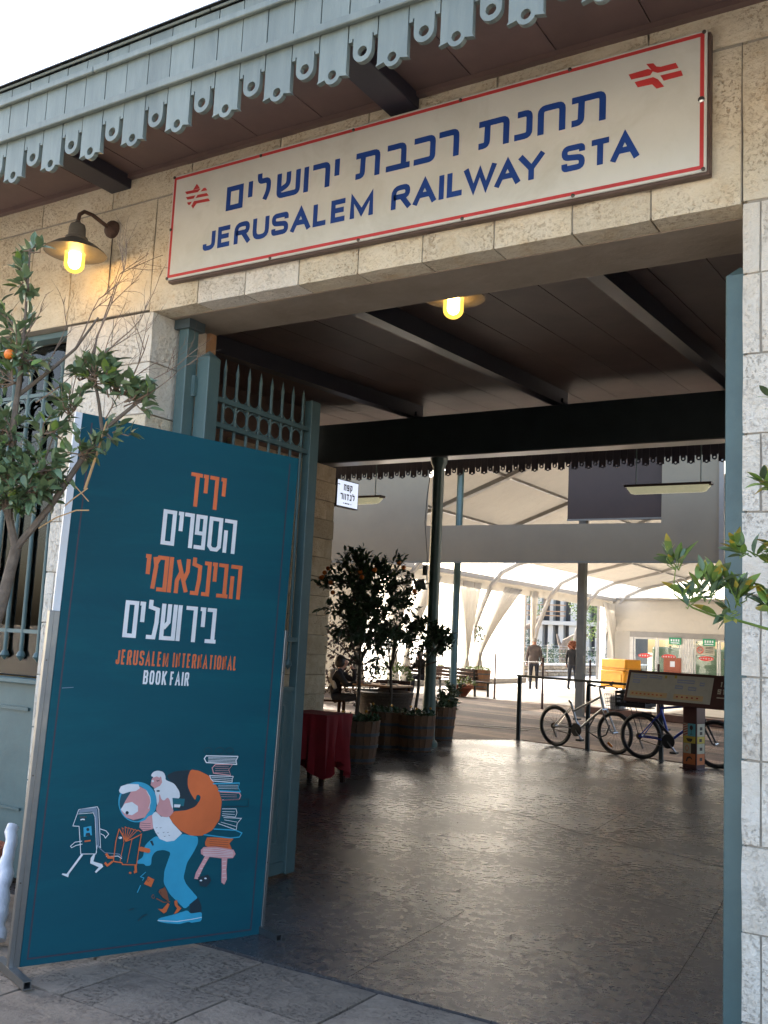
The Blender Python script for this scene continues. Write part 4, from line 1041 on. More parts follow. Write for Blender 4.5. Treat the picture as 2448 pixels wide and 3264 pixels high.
order = sorted({c for c, _, _ in ILLUSTRATION})
b = MB()
for i, (c, t, p) in enumerate(ILLUSTRATION):
    b.cur = order.index(c); d = .0008+i*.00006
    q = [(x/1000, y/1000) for x, y in p]
    if t == 0 and len(q) > 11:
        for c_ in (.007, .0025):
            n_ = []
            for i_ in range(len(q)):
                (ax, ay), (bx_, by_) = q[i_], q[(i_+1) % len(q)]; l_ = math.hypot(bx_-ax, by_-ay)+1e-9; e_ = min(.28, c_/l_)
                n_ += [(ax+(bx_-ax)*e_, ay+(by_-ay)*e_), (bx_-(bx_-ax)*e_, by_-(by_-ay)*e_)]
            q = n_
    if t == 0: b.prism([q], lambda x, y, dd: TB(x, y, d), 0)
    else: b.ribbon(q, t*.00078, TB, d)
b.build('cartoon_print', [MT[c] for c in order], bn)

# ================================================================ FOLIAGE TOOLS
def leaf_mesh(L_, w, mat, fold=.25, curl=.2):
    """pointed citrus leaf lying along +Y with a folded midrib, tip drooping"""
    b = MB(); n = 4; vs = [(0,0,0)]; rows = []
    for i in range(1, n+1):
        t = i/(n+1); ww = w*math.sin(PI*t**.85)**.9*.5; z = -curl*L_*t*t
        rows.append((len(vs), len(vs)+1, len(vs)+2)); vs += [(-ww,t*L_,z+ww*fold),(0,t*L_,z),(ww,t*L_,z+ww*fold)]
    vs.append((0,L_,-curl*L_)); tip = len(vs)-1
    fs = [(0,rows[0][1],rows[0][0]),(0,rows[0][2],rows[0][1])]
    for a, c in zip(rows, rows[1:]): fs += [(a[0],a[1],c[1],c[0]),(a[1],a[2],c[2],c[1])]
    a = rows[-1]; fs += [(a[0],a[1],tip),(a[1],a[2],tip)]
    b.add(vs, fs); return b, b.build('leaf', mat, mesh_only=True, smooth=True)
def leaf_matrix(p, d, roll=None, s=1.0):
    d = d.normalized(); u = Vector((0,0,1))
    x = d.cross(u)
    if x.length < .05: x = Vector((1,0,0))
    x.normalize(); z = x.cross(d)
    M = Matrix((x, d, z)).transposed().to_4x4()
    M = M @ Matrix.Rotation(roll if roll is not None else random.uniform(-.8,.8), 4, 'Y') @ Matrix.Scale(s, 4)
    M.translation = p; return M
def rv(): return Vector((random.gauss(0,1), random.gauss(0,1), random.gauss(0,1))).normalized()
def shoots(anchor, centre, rad, n, leaves, L_, tw, updir=.35, r0=.0035):
    """thin shoots from the branch into a cluster; returns leaf matrices"""
    anchor, centre = Vector(anchor), Vector(centre); out = []
    for _ in range(n):
        q = rv(); e = centre+Vector((q.x*rad[0], q.y*rad[1], q.z*rad[2]))*random.uniform(.45,1)
        s = anchor.lerp(centre, random.uniform(0,.5))+rv()*rad[0]*.15
        m = s.lerp(e,.5)+Vector((0,0,-.1*(e-s).length*random.random()))+rv()*.02
        tw.tube([s, m, e], [r0, r0*.75, r0*.35], 5)
        for k in range(leaves):
            t = .35+.65*(k+random.random()*.6)/leaves; t = min(t, 1)
            p = s*(1-t)**2+m*2*t*(1-t)+e*t*t
            dirn = ((e-s).normalized()*.75+rv()*.85+Vector((0,0,updir)))
            out.append((leaf_matrix(p, dirn, s=random.uniform(.62,1.12)), t))
    return out
def twigs(b, p, d, L_, r, depth, spread=.55):
    """dry branching twigs"""
    p = Vector(p); d = Vector(d).normalized(); pts = [p.copy()]; n = 4
    for i in range(n):
        d = (d+rv()*.13).normalized(); p = p+d*L_/n; pts.append(p.copy())
    b.tube(pts, [r*(1-.6*i/n) for i in range(n+1)], 5)
    if depth:
        for k in range(random.choice([2,3,3])):
            i = random.randint(1, n); twigs(b, pts[i], d+rv()*spread, L_*random.uniform(.45,.75), r*.55, depth-1, spread)

LM = [leaf_mesh(.062,.028,MT[k],f,c)[1] for k, f, c in (('leaf',.25,.2),('leaf',.5,.05),('leaf',.2,.4),('leaf2',.3,.1))]
LMB = [leaf_mesh(.062,.028,MT['leaf'],f,c)[0] for f, c in ((.25,.2),(.5,.05),(.2,.4))]
def place_leaves(tree, mats, limit, meshes, extra_mat):
    random.shuffle(mats); n = 0
    for M, t in mats[:limit]:
        o = link('leaf', random.choice(meshes), tree, mtx=None); o.parent = tree
        o.matrix_parent_inverse = WM[tree.name].inverted(); o.matrix_basis = M
    rest = mats[limit:]
    if rest:
        b = MB()
        for M, t in rest:
            q = random.choice(LMB); b.add([M @ Vector(v) for v in q.v], q.f)
        o = b.build('small_foliage', extra_mat, tree, smooth=True); o['kind'] = 'stuff'

# ================================================================ LEFT CITRUS TREE (in front of the window)
random.seed(21)
lt = thing('citrus_tree', 'half bare citrus tree with one orange, growing before the barred window', 'tree', (-3.55,2.50,0))
b = MB()
trunk = [(-3.88,2.42,.25),(-3.66,2.50,.9),(-3.43,2.53,1.35),(-3.35,2.54,1.54),(-3.29,2.54,1.78)]
b.tube(trunk, [.040,.034,.028,.024,.021], 9); b.build('trunk', MT['bark'], lt, smooth=True)
b = MB()
br = {
 'L': [(-3.29,2.54,1.78),(-3.31,2.51,1.90),(-3.285,2.47,2.26),(-3.26,2.46,2.44),(-3.24,2.45,2.60)],
 'R': [(-3.29,2.54,1.78),(-3.17,2.59,1.95),(-3.05,2.63,2.15),(-2.98,2.66,2.26),(-2.86,2.72,2.38)],
 'M': [(-2.99,2.66,2.25),(-3.0,2.64,2.36),(-3.01,2.60,2.50),(-3.0,2.60,2.62)],
 'T': [(-3.26,2.46,2.44),(-3.22,2.43,2.62),(-3.20,2.41,2.80),(-3.205,2.41,2.95)],
 'B': [(-3.27,2.47,2.38),(-3.20,2.53,2.47),(-3.07,2.56,2.57),(-3.0,2.60,2.70)],
 'Q': [(-3.17,2.59,1.95),(-3.18,2.55,2.12),(-3.14,2.56,2.26)],
 'W': [(-3.31,2.51,1.90),(-3.42,2.46,2.1),(-3.5,2.43,2.4)],
}
for k, p in br.items():
    r_ = {'L':.017,'R':.015,'M':.008,'T':.007,'B':.009,'Q':.006,'W':.012}[k]
    b.tube(p, [r_*(1-.55*i/(len(p)-1)) for i in range(len(p))], 7)
    bo = b
b.build('branches', MT['bark'], lt, smooth=True)
# bare twigs
b = MB()
for p, d, L_, r_, dp in (((-3.07,2.56,2.57),(.25,.1,1),.22,.004,3),((-3.0,2.60,2.62),(.2,.2,1),.30,.004,3),((-3.0,2.60,2.5),(.6,.3,.7),.26,.004,3),((-2.92,2.69,2.40),(.3,.2,1),.26,.004,3),((-2.90,2.70,2.40),(.7,.4,.5),.24,.0035,3),((-3.20,2.53,2.47),(.1,.1,1),.22,.0035,3),((-3.24,2.45,2.6),(.3,.1,.9),.16,.003,2),((-3.3,2.46,2.5),(-.3,.1,.9),.18,.003,2),((-2.98,2.66,2.3),(.2,.2,.8),.2,.003,3),((-3.12,2.6,2.3),(.1,0,1),.24,.003,3),((-3.2,2.5,2.35),(.5,.2,.4),.22,.003,2),((-3.02,2.6,2.55),(.15,.1,1),.38,.0035,2),((-2.86,2.72,2.38),(.5,.3,.35),.2,.003,3)):
    twigs(b, p, d, L_, r_, dp, .6)
b.build('dry_twigs', MT['twig'], lt)
b = MB()
b.tube([(-2.965,2.655,2.29),(-3.0,2.65,2.16),(-3.045,2.645,2.02)], [.003,.005,.006], 6)
b.tube([(-3.19,2.56,1.86),(-3.11,2.57,1.90),(-3.02,2.59,1.93),(-2.96,2.6,1.93)], .0028, 5)
b.tube([(-3.1,2.6,1.95),(-3.05,2.6,1.98),(-3.0,2.62,2.02)], .0025, 5); b.tube([(-3.07,2.62,2.03),(-3.0,2.63,1.97)], .0022, 5)
b.build('broken_twig', M_('pale_broken_twig', (.42,.27,.13), .9), lt)
tw = MB(); lv = []
for a, c, rad, n, k in (((-3.0,2.6,2.45),(-2.98,2.62,2.47),(.10,.09,.085),15,7),((-2.90,2.68,2.36),(-2.84,2.71,2.40),(.075,.07,.06),9,6),((-3.05,2.6,2.45),(-3.08,2.57,2.50),(.06,.06,.05),6,5),
    ((-3.17,2.56,2.1),(-3.20,2.53,2.10),(.13,.10,.13),20,8),((-3.26,2.48,2.05),(-3.28,2.47,2.0),(.10,.09,.13),12,7),((-3.05,2.62,2.15),(-3.03,2.62,2.20),(.08,.07,.07),8,6),((-2.97,2.66,2.24),(-2.90,2.69,2.25),(.07,.06,.06),5,5),
    ((-3.26,2.46,2.5),(-3.22,2.45,2.55),(.11,.09,.10),13,7),((-3.27,2.46,2.4),(-3.36,2.42,2.52),(.09,.09,.13),10,7),((-3.2,2.41,2.8),(-3.21,2.41,2.84),(.05,.05,.10),8,6),((-3.205,2.41,2.92),(-3.205,2.41,2.97),(.03,.03,.05),4,6),((-3.3,2.5,1.95),(-3.30,2.48,1.93),(.08,.07,.07),8,6),((-3.2,2.55,2.22),(-3.13,2.56,2.27),(.07,.06,.06),7,6),((-3.28,2.48,2.2),(-3.30,2.47,2.25),(.10,.08,.10),12,6),((-3.3,2.48,2.1),(-3.33,2.45,2.08),(.10,.08,.14),12,7),((-3.22,2.52,2.0),(-3.20,2.52,2.02),(.10,.08,.08),12,7),((-3.27,2.46,2.6),(-3.30,2.44,2.68),(.08,.07,.09),8,6),((-3.3,2.47,2.2),(-3.38,2.43,2.22),(.10,.08,.14),12,7),((-3.2,2.55,2.0),(-3.22,2.52,1.98),(.12,.09,.07),11,7),((-2.96,2.66,2.4),(-2.92,2.66,2.45),(.09,.08,.07),9,6),((-3.1,2.6,2.3),(-3.1,2.58,2.38),(.09,.07,.08),8,6)):
    lv += shoots(a, c, tuple(q*1.35 for q in rad), int(n*1.15), k, .06, tw)
tag(tw.build('green_shoots', MT['twig'], lt), kind='stuff')
place_leaves(lt, lv, 298, LM, MT['leaf'])
b = MB(); b.ball((-3.29,2.425,2.535), .021, 14); b.build('orange_fruit', MT['fruit'], lt, smooth=True)

# ================================================================ RIGHT CITRUS BRANCH
random.seed(5)
rt_ = thing('citrus_tree', 'citrus tree at the right edge whose yellow tipped leaves cross the teal gate post', 'tree', (.15,3.0,0))
b = MB(); b.tube([(.15,3.02,0),(.13,3.02,.7),(.05,3.0,1.25),(-.1,2.99,1.5),(-.3,2.98,1.62)], [.035,.03,.022,.012,.008], 8); b.tube([(.05,3.0,1.25),(.02,2.98,1.8),(-.2,2.95,2.3)], [.02,.012,.005], 7)
b.tube([(.02,2.98,1.8),(-.2,2.95,1.85),(-.42,2.93,1.95)], [.01,.006,.003], 6); b.build('trunk', MT['bark'], rt_, smooth=True)
tw = MB()
main = [(-.3,2.98,1.62),(-.56,2.97,1.575),(-.63,2.92,1.595),(-.69,2.88,1.605),(-.74,2.85,1.625),(-.785,2.82,1.66)]
tw.tube(main, [.006,.005,.0042,.0035,.003,.002], 6)
tw.tube([(-.3,2.98,1.62),(-.45,2.96,1.72),(-.56,2.94,1.77),(-.62,2.92,1.80)], [.006,.004,.003,.002], 6)
tw.tube([(-.785,2.82,1.66),(-.785,2.82,1.70),(-.775,2.81,1.76)], [.002,.0018,.001], 5)
lv = []
for a, c, rad, n, k in (((-.775,2.82,1.70),(-.775,2.81,1.765),(.035,.03,.032),5,4),((-.70,2.86,1.64),(-.69,2.86,1.71),(.055,.05,.055),8,4),((-.75,2.84,1.63),(-.74,2.84,1.67),(.05,.04,.035),6,3),((-.63,2.9,1.63),(-.61,2.91,1.69),(.06,.05,.06),8,4),((-.6,2.92,1.78),(-.61,2.91,1.81),(.05,.04,.05),5,4),((-.62,2.92,1.62),(-.66,2.88,1.61),(.05,.03,.02),4,3),((-.5,2.95,1.75),(-.54,2.93,1.80),(.05,.04,.05),7,4),((-.5,2.96,1.6),(-.55,2.94,1.66),(.06,.05,.05),7,4),((-.42,2.93,1.95),(-.54,2.9,1.99),(.06,.05,.05),9,4),((-.3,2.95,2.2),(-.54,2.88,2.22),(.04,.04,.06),7,4),((-.3,2.95,1.85),(-.40,2.93,1.85),(.08,.06,.12),9,4)):
    lv += shoots(a, c, rad, n, k, .07, tw, updir=.5, r0=.0022)
LR = [leaf_mesh(.062,.025,MT[k],f,c)[1] for k, f, c in (('leaf',.35,.15),('leaf',.3,.05),('leaf2',.3,.12),('leaf2',.4,.2),('leaf2',.3,.1))]
# leaves with a yellow tip: two materials on one blade
def tip_leaf(f, c):
    b, me = leaf_mesh(.066,.026,MT['leaf2'],f,c); me.materials.append(MT['leafy'])
    for p in me.polygons:
        if p.center.y > .046: p.material_index = 1
    return me
LR += [tip_leaf(.3,.1), tip_leaf(.35,.2)]
lv2 = []
for a, c, rad, n, k in (((.05,3.0,1.35),(.1,3.0,1.7),(.16,.14,.16),14,5),((.02,2.98,1.8),(.0,2.97,2.05),(.16,.14,.16),14,5),((-.1,2.96,2.1),(-.15,2.95,2.35),(.15,.13,.15),12,5),((-.1,2.99,1.5),(-.12,2.97,1.62),(.13,.12,.10),10,5),((-.2,2.95,1.85),(-.2,2.94,1.95),(.12,.11,.10),9,5),((.05,3.0,1.9),(.22,3.0,2.1),(.15,.14,.16),12,5)):
    lv2 += shoots(a, c, rad, n, k, .07, tw, updir=.5, r0=.0025)
place_leaves(rt_, lv, 250, LR, MT['leaf'])
b = MB()
for M, t in lv2: q = random.choice(LMB); b.add([M @ Vector(v) for v in q.v], q.f)
tag(b.build('small_foliage', MT['leaf'], rt_, smooth=True), kind='stuff')
tag(tw.build('green_shoots', MT['leaf2'], rt_), kind='stuff')


# ================================================================ PLASTIC BAG ROLL AND POT AT THE LEFT
b = MB()
pts = []; rr_ = []
for i in range(19):
    t_ = i/18; p_ = Vector((-3.99,3.16,.03)).lerp(Vector((-4.26,3.43,.47)), t_); pts.append(p_+Vector((.006*math.sin(i*2.1),.006*math.cos(i*1.3),0))); rr_.append((.050-.026*t_)*(1+.05*math.sin(i*1.3)+.03*math.sin(i*2.3)) if i < 17 else .030)
b.tube(pts, rr_, 14)
b.cur = 1
for (p, q) in (((-4.16,3.28,.27),(-4.18,3.30,.32)),((-4.06,3.17,.12),(-4.085,3.19,.17))): b.bar(p, q, .03, .006)
tag(b.build('plastic_bag', [MT['wplastic'], MT['bluepl']], smooth=True), 'rolled white plastic bag with blue marks standing behind the banner foot', 'bag')
pt = thing('potted_plant', 'terracotta pot with a small leafy plant below the barred window', 'plant', (-4.62,3.45,0))
b = MB(); b.lathe([(.11,0),(.12,.02),(.165,.27),(.185,.275),(.187,.32),(.165,.322),(.16,.28),(0,.27)], (-4.62,3.45,0), 22); b.build('pot', MT['terra'], pt, smooth=True)
tw = MB(); lv = []
for i in range(9):
    a = i*.7; c = (-4.62+.1*math.cos(a), 3.45+.1*math.sin(a), .37); lv += shoots((-4.62,3.45,.27), c, (.07,.07,.04), 4, 5, .05, tw)
tw.build('stems', MT['leaf2'], pt); b = MB()
for M, t in lv: q = random.choice(LMB); b.add([M @ Vector(v) for v in q.v], q.f)
b.build('foliage', MT['leaf2'], pt, smooth=True)
# yellow ladder and brown board inside the window room
ld = thing('step_ladder', 'yellow step ladder leaning inside the barred window', 'ladder', (-6.3,4.8,0))
b = MB(); b.bar((-5.36,4.40,2.75),(-5.53,4.44,.2), .045, .03, (0,1,0)); b.build('rail', MT['ladder'], ld)
b = MB(); b.bar((-5.62,4.52,2.75),(-5.98,4.56,.2), .045, .03, (0,1,0)); b.build('rail', MT['ladder'], ld)
b = MB(); b.bar((-5.46,4.36,1.10),(-5.33,4.36,1.40), .045, .03, (0,1,0)); b.build('brace', MT['ladder'], ld)
for z in (.5,.8,1.1,1.4,1.7,2.0,2.3): MB().box((-5.96+(z-.2)*.13,4.44,z),(-5.54+(z-.2)*.06,4.54,z+.025)).build('step', MT['ladder'], ld)
b = MB(); b.box((-7.8,4.68,.05),(-4.9,4.70,1.70)); tag(b.build('brown_board', MT['cardboard']), 'large plain brown board standing behind the yellow ladder in the window', 'board')

# ================================================================ INSIDE THE PASSAGE
# cafe sign
cs = thing('cafe_sign', 'small lit white box sign with black Hebrew lettering on the stone corner', 'sign', (-8.93,13.1,3.76))
A = Vector((-8.93,12.83,0)); Bv = Vector((-8.90,13.40,0)); du = (Bv-A).normalized(); nn_ = Vector((du.y,-du.x,0))
TC = lambda x, y, d: tuple(A+du*x+nn_*d+Vector((0,0,3.54+y)))
def tbox(T, x0, x1, y0, y1, d0, d1):
    return MB().add([T(x0,y0,d0),T(x1,y0,d0),T(x1,y1,d0),T(x0,y1,d0),T(x0,y0,d1),T(x1,y0,d1),T(x1,y1,d1),T(x0,y1,d1)], [(0,3,2,1),(4,5,6,7),(0,1,5,4),(1,2,6,5),(2,3,7,6),(3,0,4,7)])
tbox(TC,0,.57,0,.445,-.08,0).build('box', MT['black'], cs)
tbox(TC,.012,.558,.018,.430,.0005,.003).build('lit_face', MT['boxlight'], cs)
def hw(items, x0, x1, y0, y1, t, par, T, mat, d=.004):
    tot = sum(w for g, w in items)+.25*(len(items)-1); s = (x1-x0)/tot; x = x0
    for g, w in items:
        b = MB(); glyph(b, g, x, x+w*s, y0, y1, t, T, d); b.build('hebrew_letter', mat, par); x += (w+.25)*s
HEB['qof'] = [[(0,1),(1,1),(1,.35),(.6,0)], [(0,.6),(0,-.3)]]
hw([('he',1),('pe',.95),('qof',.95)], .17,.40,.275,.375,.024,cs,TC,MT['black'])
hw([('resh',.8),('vavs',.3),('vavs',.3),('dalet',.8),('nun',.65),('lamed',.8)], .09,.47,.125,.225,.024,cs,TC,MT['black'])
b = MB()
for x0, x1 in ((.17,.19),(.21,.27),(.28,.34),(.37,.39)): b.add([TC(x0,.060,.004),TC(x1,.060,.004),TC(x1,.078,.004),TC(x0,.078,.004)], [(0,1,2,3)])
b.build('small_print', MT['black'], cs)
b = MB(); b.tube([(-8.94,12.80,3.9),(-8.93,12.9,3.9)], .012, 6); b.build('bracket', MT['black'], cs)
# hanging lights
def hang(x0, label):
    t = thing('hanging_light', label, 'light', (x0+.6,13.9,3.82), 0, 'hanging strip lights')
    MB().box((-.62,-.075,0),(.62,.075,.035)).build('housing', MT['brownmetal'], t, local=True, bevel=.006)
    b = MB(); n = 24; vs = []; fs = []
    prof = [(-.055,0),(-.057,-.05),(-.045,-.085),(-.02,-.102),(.02,-.102),(.045,-.085),(.057,-.05),(.055,0)]
    for i in range(n+1):
        x = -.58+1.16*i/n; e = min(1, min(i, n-i)/2.2); k = .25+.75*math.sqrt(1-(1-e)**2) if e < 1 else 1
        for (yy, z) in prof: vs.append((x, yy, z*k))
    for i in range(n):
        for j in range(7): fs.append((i*8+j, i*8+j+1, (i+1)*8+j+1, (i+1)*8+j))
    b.add(vs, fs); b.build('diffuser', MT['acrylic'], t, local=True, smooth=True)
    for k in range(5):
        b = MB(); x = -.46+k*.23; b.tube([(x, a, z) for a, z in prof], .0022, 4); b.build('diffuser_rib', MT['acrylic'], t, local=True)
    for x in (-.46,.46): MB().tube([(x,0,.03),(x,0,1.18)], .008, 6).build('rod', MT['greencol'], t, local=True)
    return t
h1 = hang(-4.57, 'long hanging strip light in front of the dark purple sheet')
dup(h1, Matrix.Translation((-9.35,13.9,3.82)), 'hanging strip light half hidden by the lit cafe sign')
# floodlight on the column
fl = thing('floodlight', 'small floodlight clamped to the near green column', 'light', (-7.14,12.5,2.29))
b = MB(); b.box((-.09,-.05,-.07),(.07,.03,.07), Matrix.Rotation(.5,4,'X')@Matrix.Rotation(.5,4,'Z')); b.build('housing', MT['zinc'], fl, local=True, bevel=.01)
b = MB(); b.bar((.05,.02,0),(.12,.06,.03), .02, .02); b.build('bracket', MT['bolt'], fl, local=True)
# switch box on the column
tag(MB().box((-7.10,12.46,2.42),(-7.03,12.50,2.56)).build('switch_box', MT['zinc'], bevel=.004), 'small grey switch box on the near green column above the floodlight', 'box')

# barrels
def barrel(x, y, r, h, label, rz=0):
    t = thing('barrel_planter', label, 'planter', (x,y,0), rz, 'half barrel planters')
    n = 18
    for k in range(n):
        a0, a1 = 2*PI*k/n+.012, 2*PI*(k+1)/n-.012
        vs = []
        for (rr, z) in ((r*.80,0),(r*.90,h*.4),(r,h)):
            for a in (a0, a1): vs += [(rr*math.cos(a),rr*math.sin(a),z),((rr-.022)*math.cos(a),(rr-.022)*math.sin(a),z)]
        fs = []
        for i in (0, 4): fs += [(i,i+2,i+6,i+4),(i+1,i+5,i+7,i+3),(i,i+4,i+5,i+1),(i+2,i+3,i+7,i+6)]
        fs += [(8,10,11,9)]
        MB().add(vs, fs).build('stave', MT['wood'], t, local=True)
    for zz in (.08,.40,.68):
        z = h*zz; rr = r*(.80+.10*zz/.4 if zz < .4 else .90+.10*(zz-.4)/.6)+.002
        b = MB(); b.lathe([(rr-.004,z-.018),(rr+.003,z-.018),(rr+.006,z+.018),(rr-.002,z+.018)], (0,0,0), 28); b.build('hoop', MT['hoop'], t, local=True, smooth=True)
    MB().lathe([(r*.93,h*.86),(0,h*.90)], (0,0,0), 20).build('soil', MT['soil'], t, local=True)
    b = MB()
    for i in range(260):
        a = random.uniform(0,2*PI); q = r*.95*math.sqrt(random.random()); p = Vector((q*math.cos(a),q*math.sin(a),h*.88+random.uniform(0,.10)))
        M = leaf_matrix(p, rv()+Vector((0,0,.7)), s=random.uniform(.7,1.3)); l_ = random.choice(LMB); b.add([M @ Vector(v) for v in l_.v], l_.f)
    g = b.build('ground_cover', MT['leafd'], t, local=True, smooth=True); g['kind'] = 'stuff'
    for i in range(3):
        a = random.uniform(0,6.28); MB().ball((r*.7*math.cos(a), r*.7*math.sin(a), h+.09), .018, 8).build('yellow_flower', MT['yellow'], t, local=True)
    return t
barrel(-6.66,10.28,.275,.50,'nearest half barrel planter, holding the big orange tree')
barrel(-7.22,11.86,.28,.50,'half barrel planter behind and left of the nearest one', 1)
barrel(-6.82,11.98,.27,.48,'half barrel planter in front of the near green column', 2)
barrel(-7.34,13.62,.25,.50,'farthest half barrel planter, behind the near green column', .5)
def orange_tree(x, y, z0, trunk_top, centre, rad, nshoot, label, nf, seed, z00=.4, mat='leafd'):
    random.seed(seed)
    t = thing('orange_tree', label, 'tree', (x,y,z0), 0, 'orange trees in barrels')
    b = MB(); T_ = Vector(trunk_top); B0 = Vector((x,y,z00))
    b.tube([B0, B0.lerp(T_,.5)+Vector((.02,0,0)), T_], [.026,.022,.018], 8); b.build('trunk', MT['bark'], t, smooth=True)
    b = MB(); tw = MB(); lv = []; C_ = Vector(centre)
    for i in range(9):
        q = rv(); q.z = abs(q.z)*.8+.1; e = T_+Vector((q.x*rad[0]*.7,q.y*rad[1]*.7,q.z*rad[2]*1.2)); b.tube([T_-Vector((0,0,.05)), T_.lerp(e,.5)+rv()*.04, e], [.012,.008,.004], 6)
    b.build('branches', MT['bark'], t)
    for i in range(nshoot):
        q = rv()*random.uniform(.35,1.0); c = C_+Vector((q.x*rad[0],q.y*rad[1],q.z*rad[2]))
        lv += shoots(c.lerp(C_,.4), c, (.13,.13,.12), 4, 7, .07, tw)
    tag(tw.build('shoots', MT['bark'], t), kind='stuff')
    b = MB()
    for M, _ in lv: l_ = random.choice(LMB); M = M @ Matrix.Scale(1.35,4); b.add([M @ Vector(v) for v in l_.v], l_.f)
    g = b.build('foliage', MT[mat], t, smooth=True); g['kind'] = 'stuff'
    for i in range(nf):
        q = rv(); q.z = abs(q.z)*.8; p = C_+Vector((q.x*rad[0]*.95,-abs(q.y)*rad[1]*.95,q.z*rad[2]))
        MB().ball(p, .029, 10).build('orange_fruit', MT['fruit'], t, smooth=True)
    return t
orange_tree(-6.70,10.28,.45,(-6.66,10.25,1.20),(-6.60,10.25,1.95),(.72,.55,.74),135,'big orange tree with fruit in the nearest half barrel',13,3)
orange_tree(-7.2,11.9,.45,(-7.25,11.95,1.1),(-7.70,12.0,1.62),(.55,.40,.62),70,'orange tree behind the big one, close to the stone corner',4,9)
orange_tree(-6.86,11.98,.45,(-6.84,12.05,1.15),(-6.80,12.12,1.56),(.52,.36,.30),52,'low orange tree with a crown wrapped round the near green column',0,4)
orange_tree(-7.34,13.65,.45,(-7.3,13.7,.6),(-7.25,13.7,.68),(.26,.26,.16),14,'low bushy shrub in the farthest half barrel',0,14,mat='leaf')

barrel(.15,3.02,.26,.42,'half barrel planter on the pavement under the right hand citrus tree')
barrel(-3.90,2.40,.24,.40,'half barrel planter on the pavement under the half bare citrus tree')
# red cloth table
rc = thing('cloth_table', 'small table hidden by a red cloth with hanging corners', 'table', (-6.02,8.55,0))
b = MB(); cx, cy, hw_, hd = -6.03, 8.55, .27, .24; zt = .70; n = 64; vs = []; fs = []
def sq(a, k=1.0):
    c, s = math.cos(a), math.sin(a); m = max(abs(c), abs(s)); return c/m*hw_*k, s/m*hd*k
rows = [0,.04,.15,.3,.45,.6]
for j, dz in enumerate(rows):
    for i in range(n):
        a = 2*PI*i/n; x, y = sq(a); cor = abs(math.sin(2*a))**1.5
        length = .47+.17*cor+.02*math.sin(9*a); d = min(dz/.6*length, length); f = .012+.035*dz/.6
        k = 1+ (f*math.sin(14*a+.6)+.012*math.sin(23*a))/.27*(.2+dz/.6)
        vs.append((cx+x*k, cy+y*k, zt-d))
for j in range(len(rows)-1):
    for i in range(n): fs.append((j*n+i, j*n+(i+1) % n, (j+1)*n+(i+1) % n, (j+1)*n+i))
fs.append(tuple(range(n))); b.add(vs, fs); b.build('cloth', MT['redcloth'], rc, smooth=True)
for sx, sy in ((-1,-1),(1,-1),(1,1),(-1,1)): MB().box((cx+sx*.21-.02,cy+sy*.19-.02,0),(cx+sx*.21+.02,cy+sy*.19+.02,.68)).build('leg', MT['darkwood'], rc)
MB().box((cx-.25,cy-.22,.67),(cx+.25,cy+.22,.694)).build('tabletop', MT['darkwood'], rc)

# cafe table, chair, wicker tub
ct = thing('cafe_table', 'brown wooden cafe table with dishes behind the orange trees', 'table', (-8.95,14.35,0))
MB().box((-9.55,14.0,.69),(-8.45,14.7,.72)).build('tabletop', MT['cardboard'], ct, bevel=.004)
for x in (-9.5,-8.5):
    for y in (14.05,14.65): MB().box((x-.02,y-.02,0),(x+.02,y+.02,.69)).build('leg', MT['darkwood'], ct)
for (x, y, r_) in ((-9.1,14.25,.10),(-8.8,14.3,.06),(-8.7,14.5,.07)):
    b = MB(); b.lathe([(r_*.5,0),(r_,.018),(r_*.9,.018),(r_*.45,.006),(0,.006)], (x,y,.721), 16); tag(b.build('plate', MT['whitec'], smooth=True), {(-9.1):'white plate nearest the seated woman on the cafe table',(-8.8):'small white saucer in the middle of the cafe table',(-8.7):'white saucer at the far right of the cafe table'}[x], 'plate', 'dishes on the cafe table')
b = MB(); b.lathe([(.03,0),(.033,.10),(.02,.15),(.012,.2),(.014,.22)], (-8.62,14.2,.721), 12); tag(b.build('bottle', MT['glass'], smooth=True), 'clear bottle standing at the right end of the cafe table', 'bottle')
wk = thing('wicker_basket', 'big dark wicker tub standing between the trees and the cafe table', 'basket', (-8.4,13.7,0))
b = MB(); b.lathe([(.34,0),(.37,.1),(.42,.35),(.46,.62),(.48,.64),(.45,.66),(.40,.62),(.3,.1)], (0,0,0), 26); b.build('tub', MT['wicker'], wk, local=True, smooth=True)
for z in [.06+.05*i for i in range(12)]: MB().ring((0,0,z), .345+.18*z, .011, (0,0,1), 28, 5).build('weave_ring', MT['wicker'], wk, local=True)

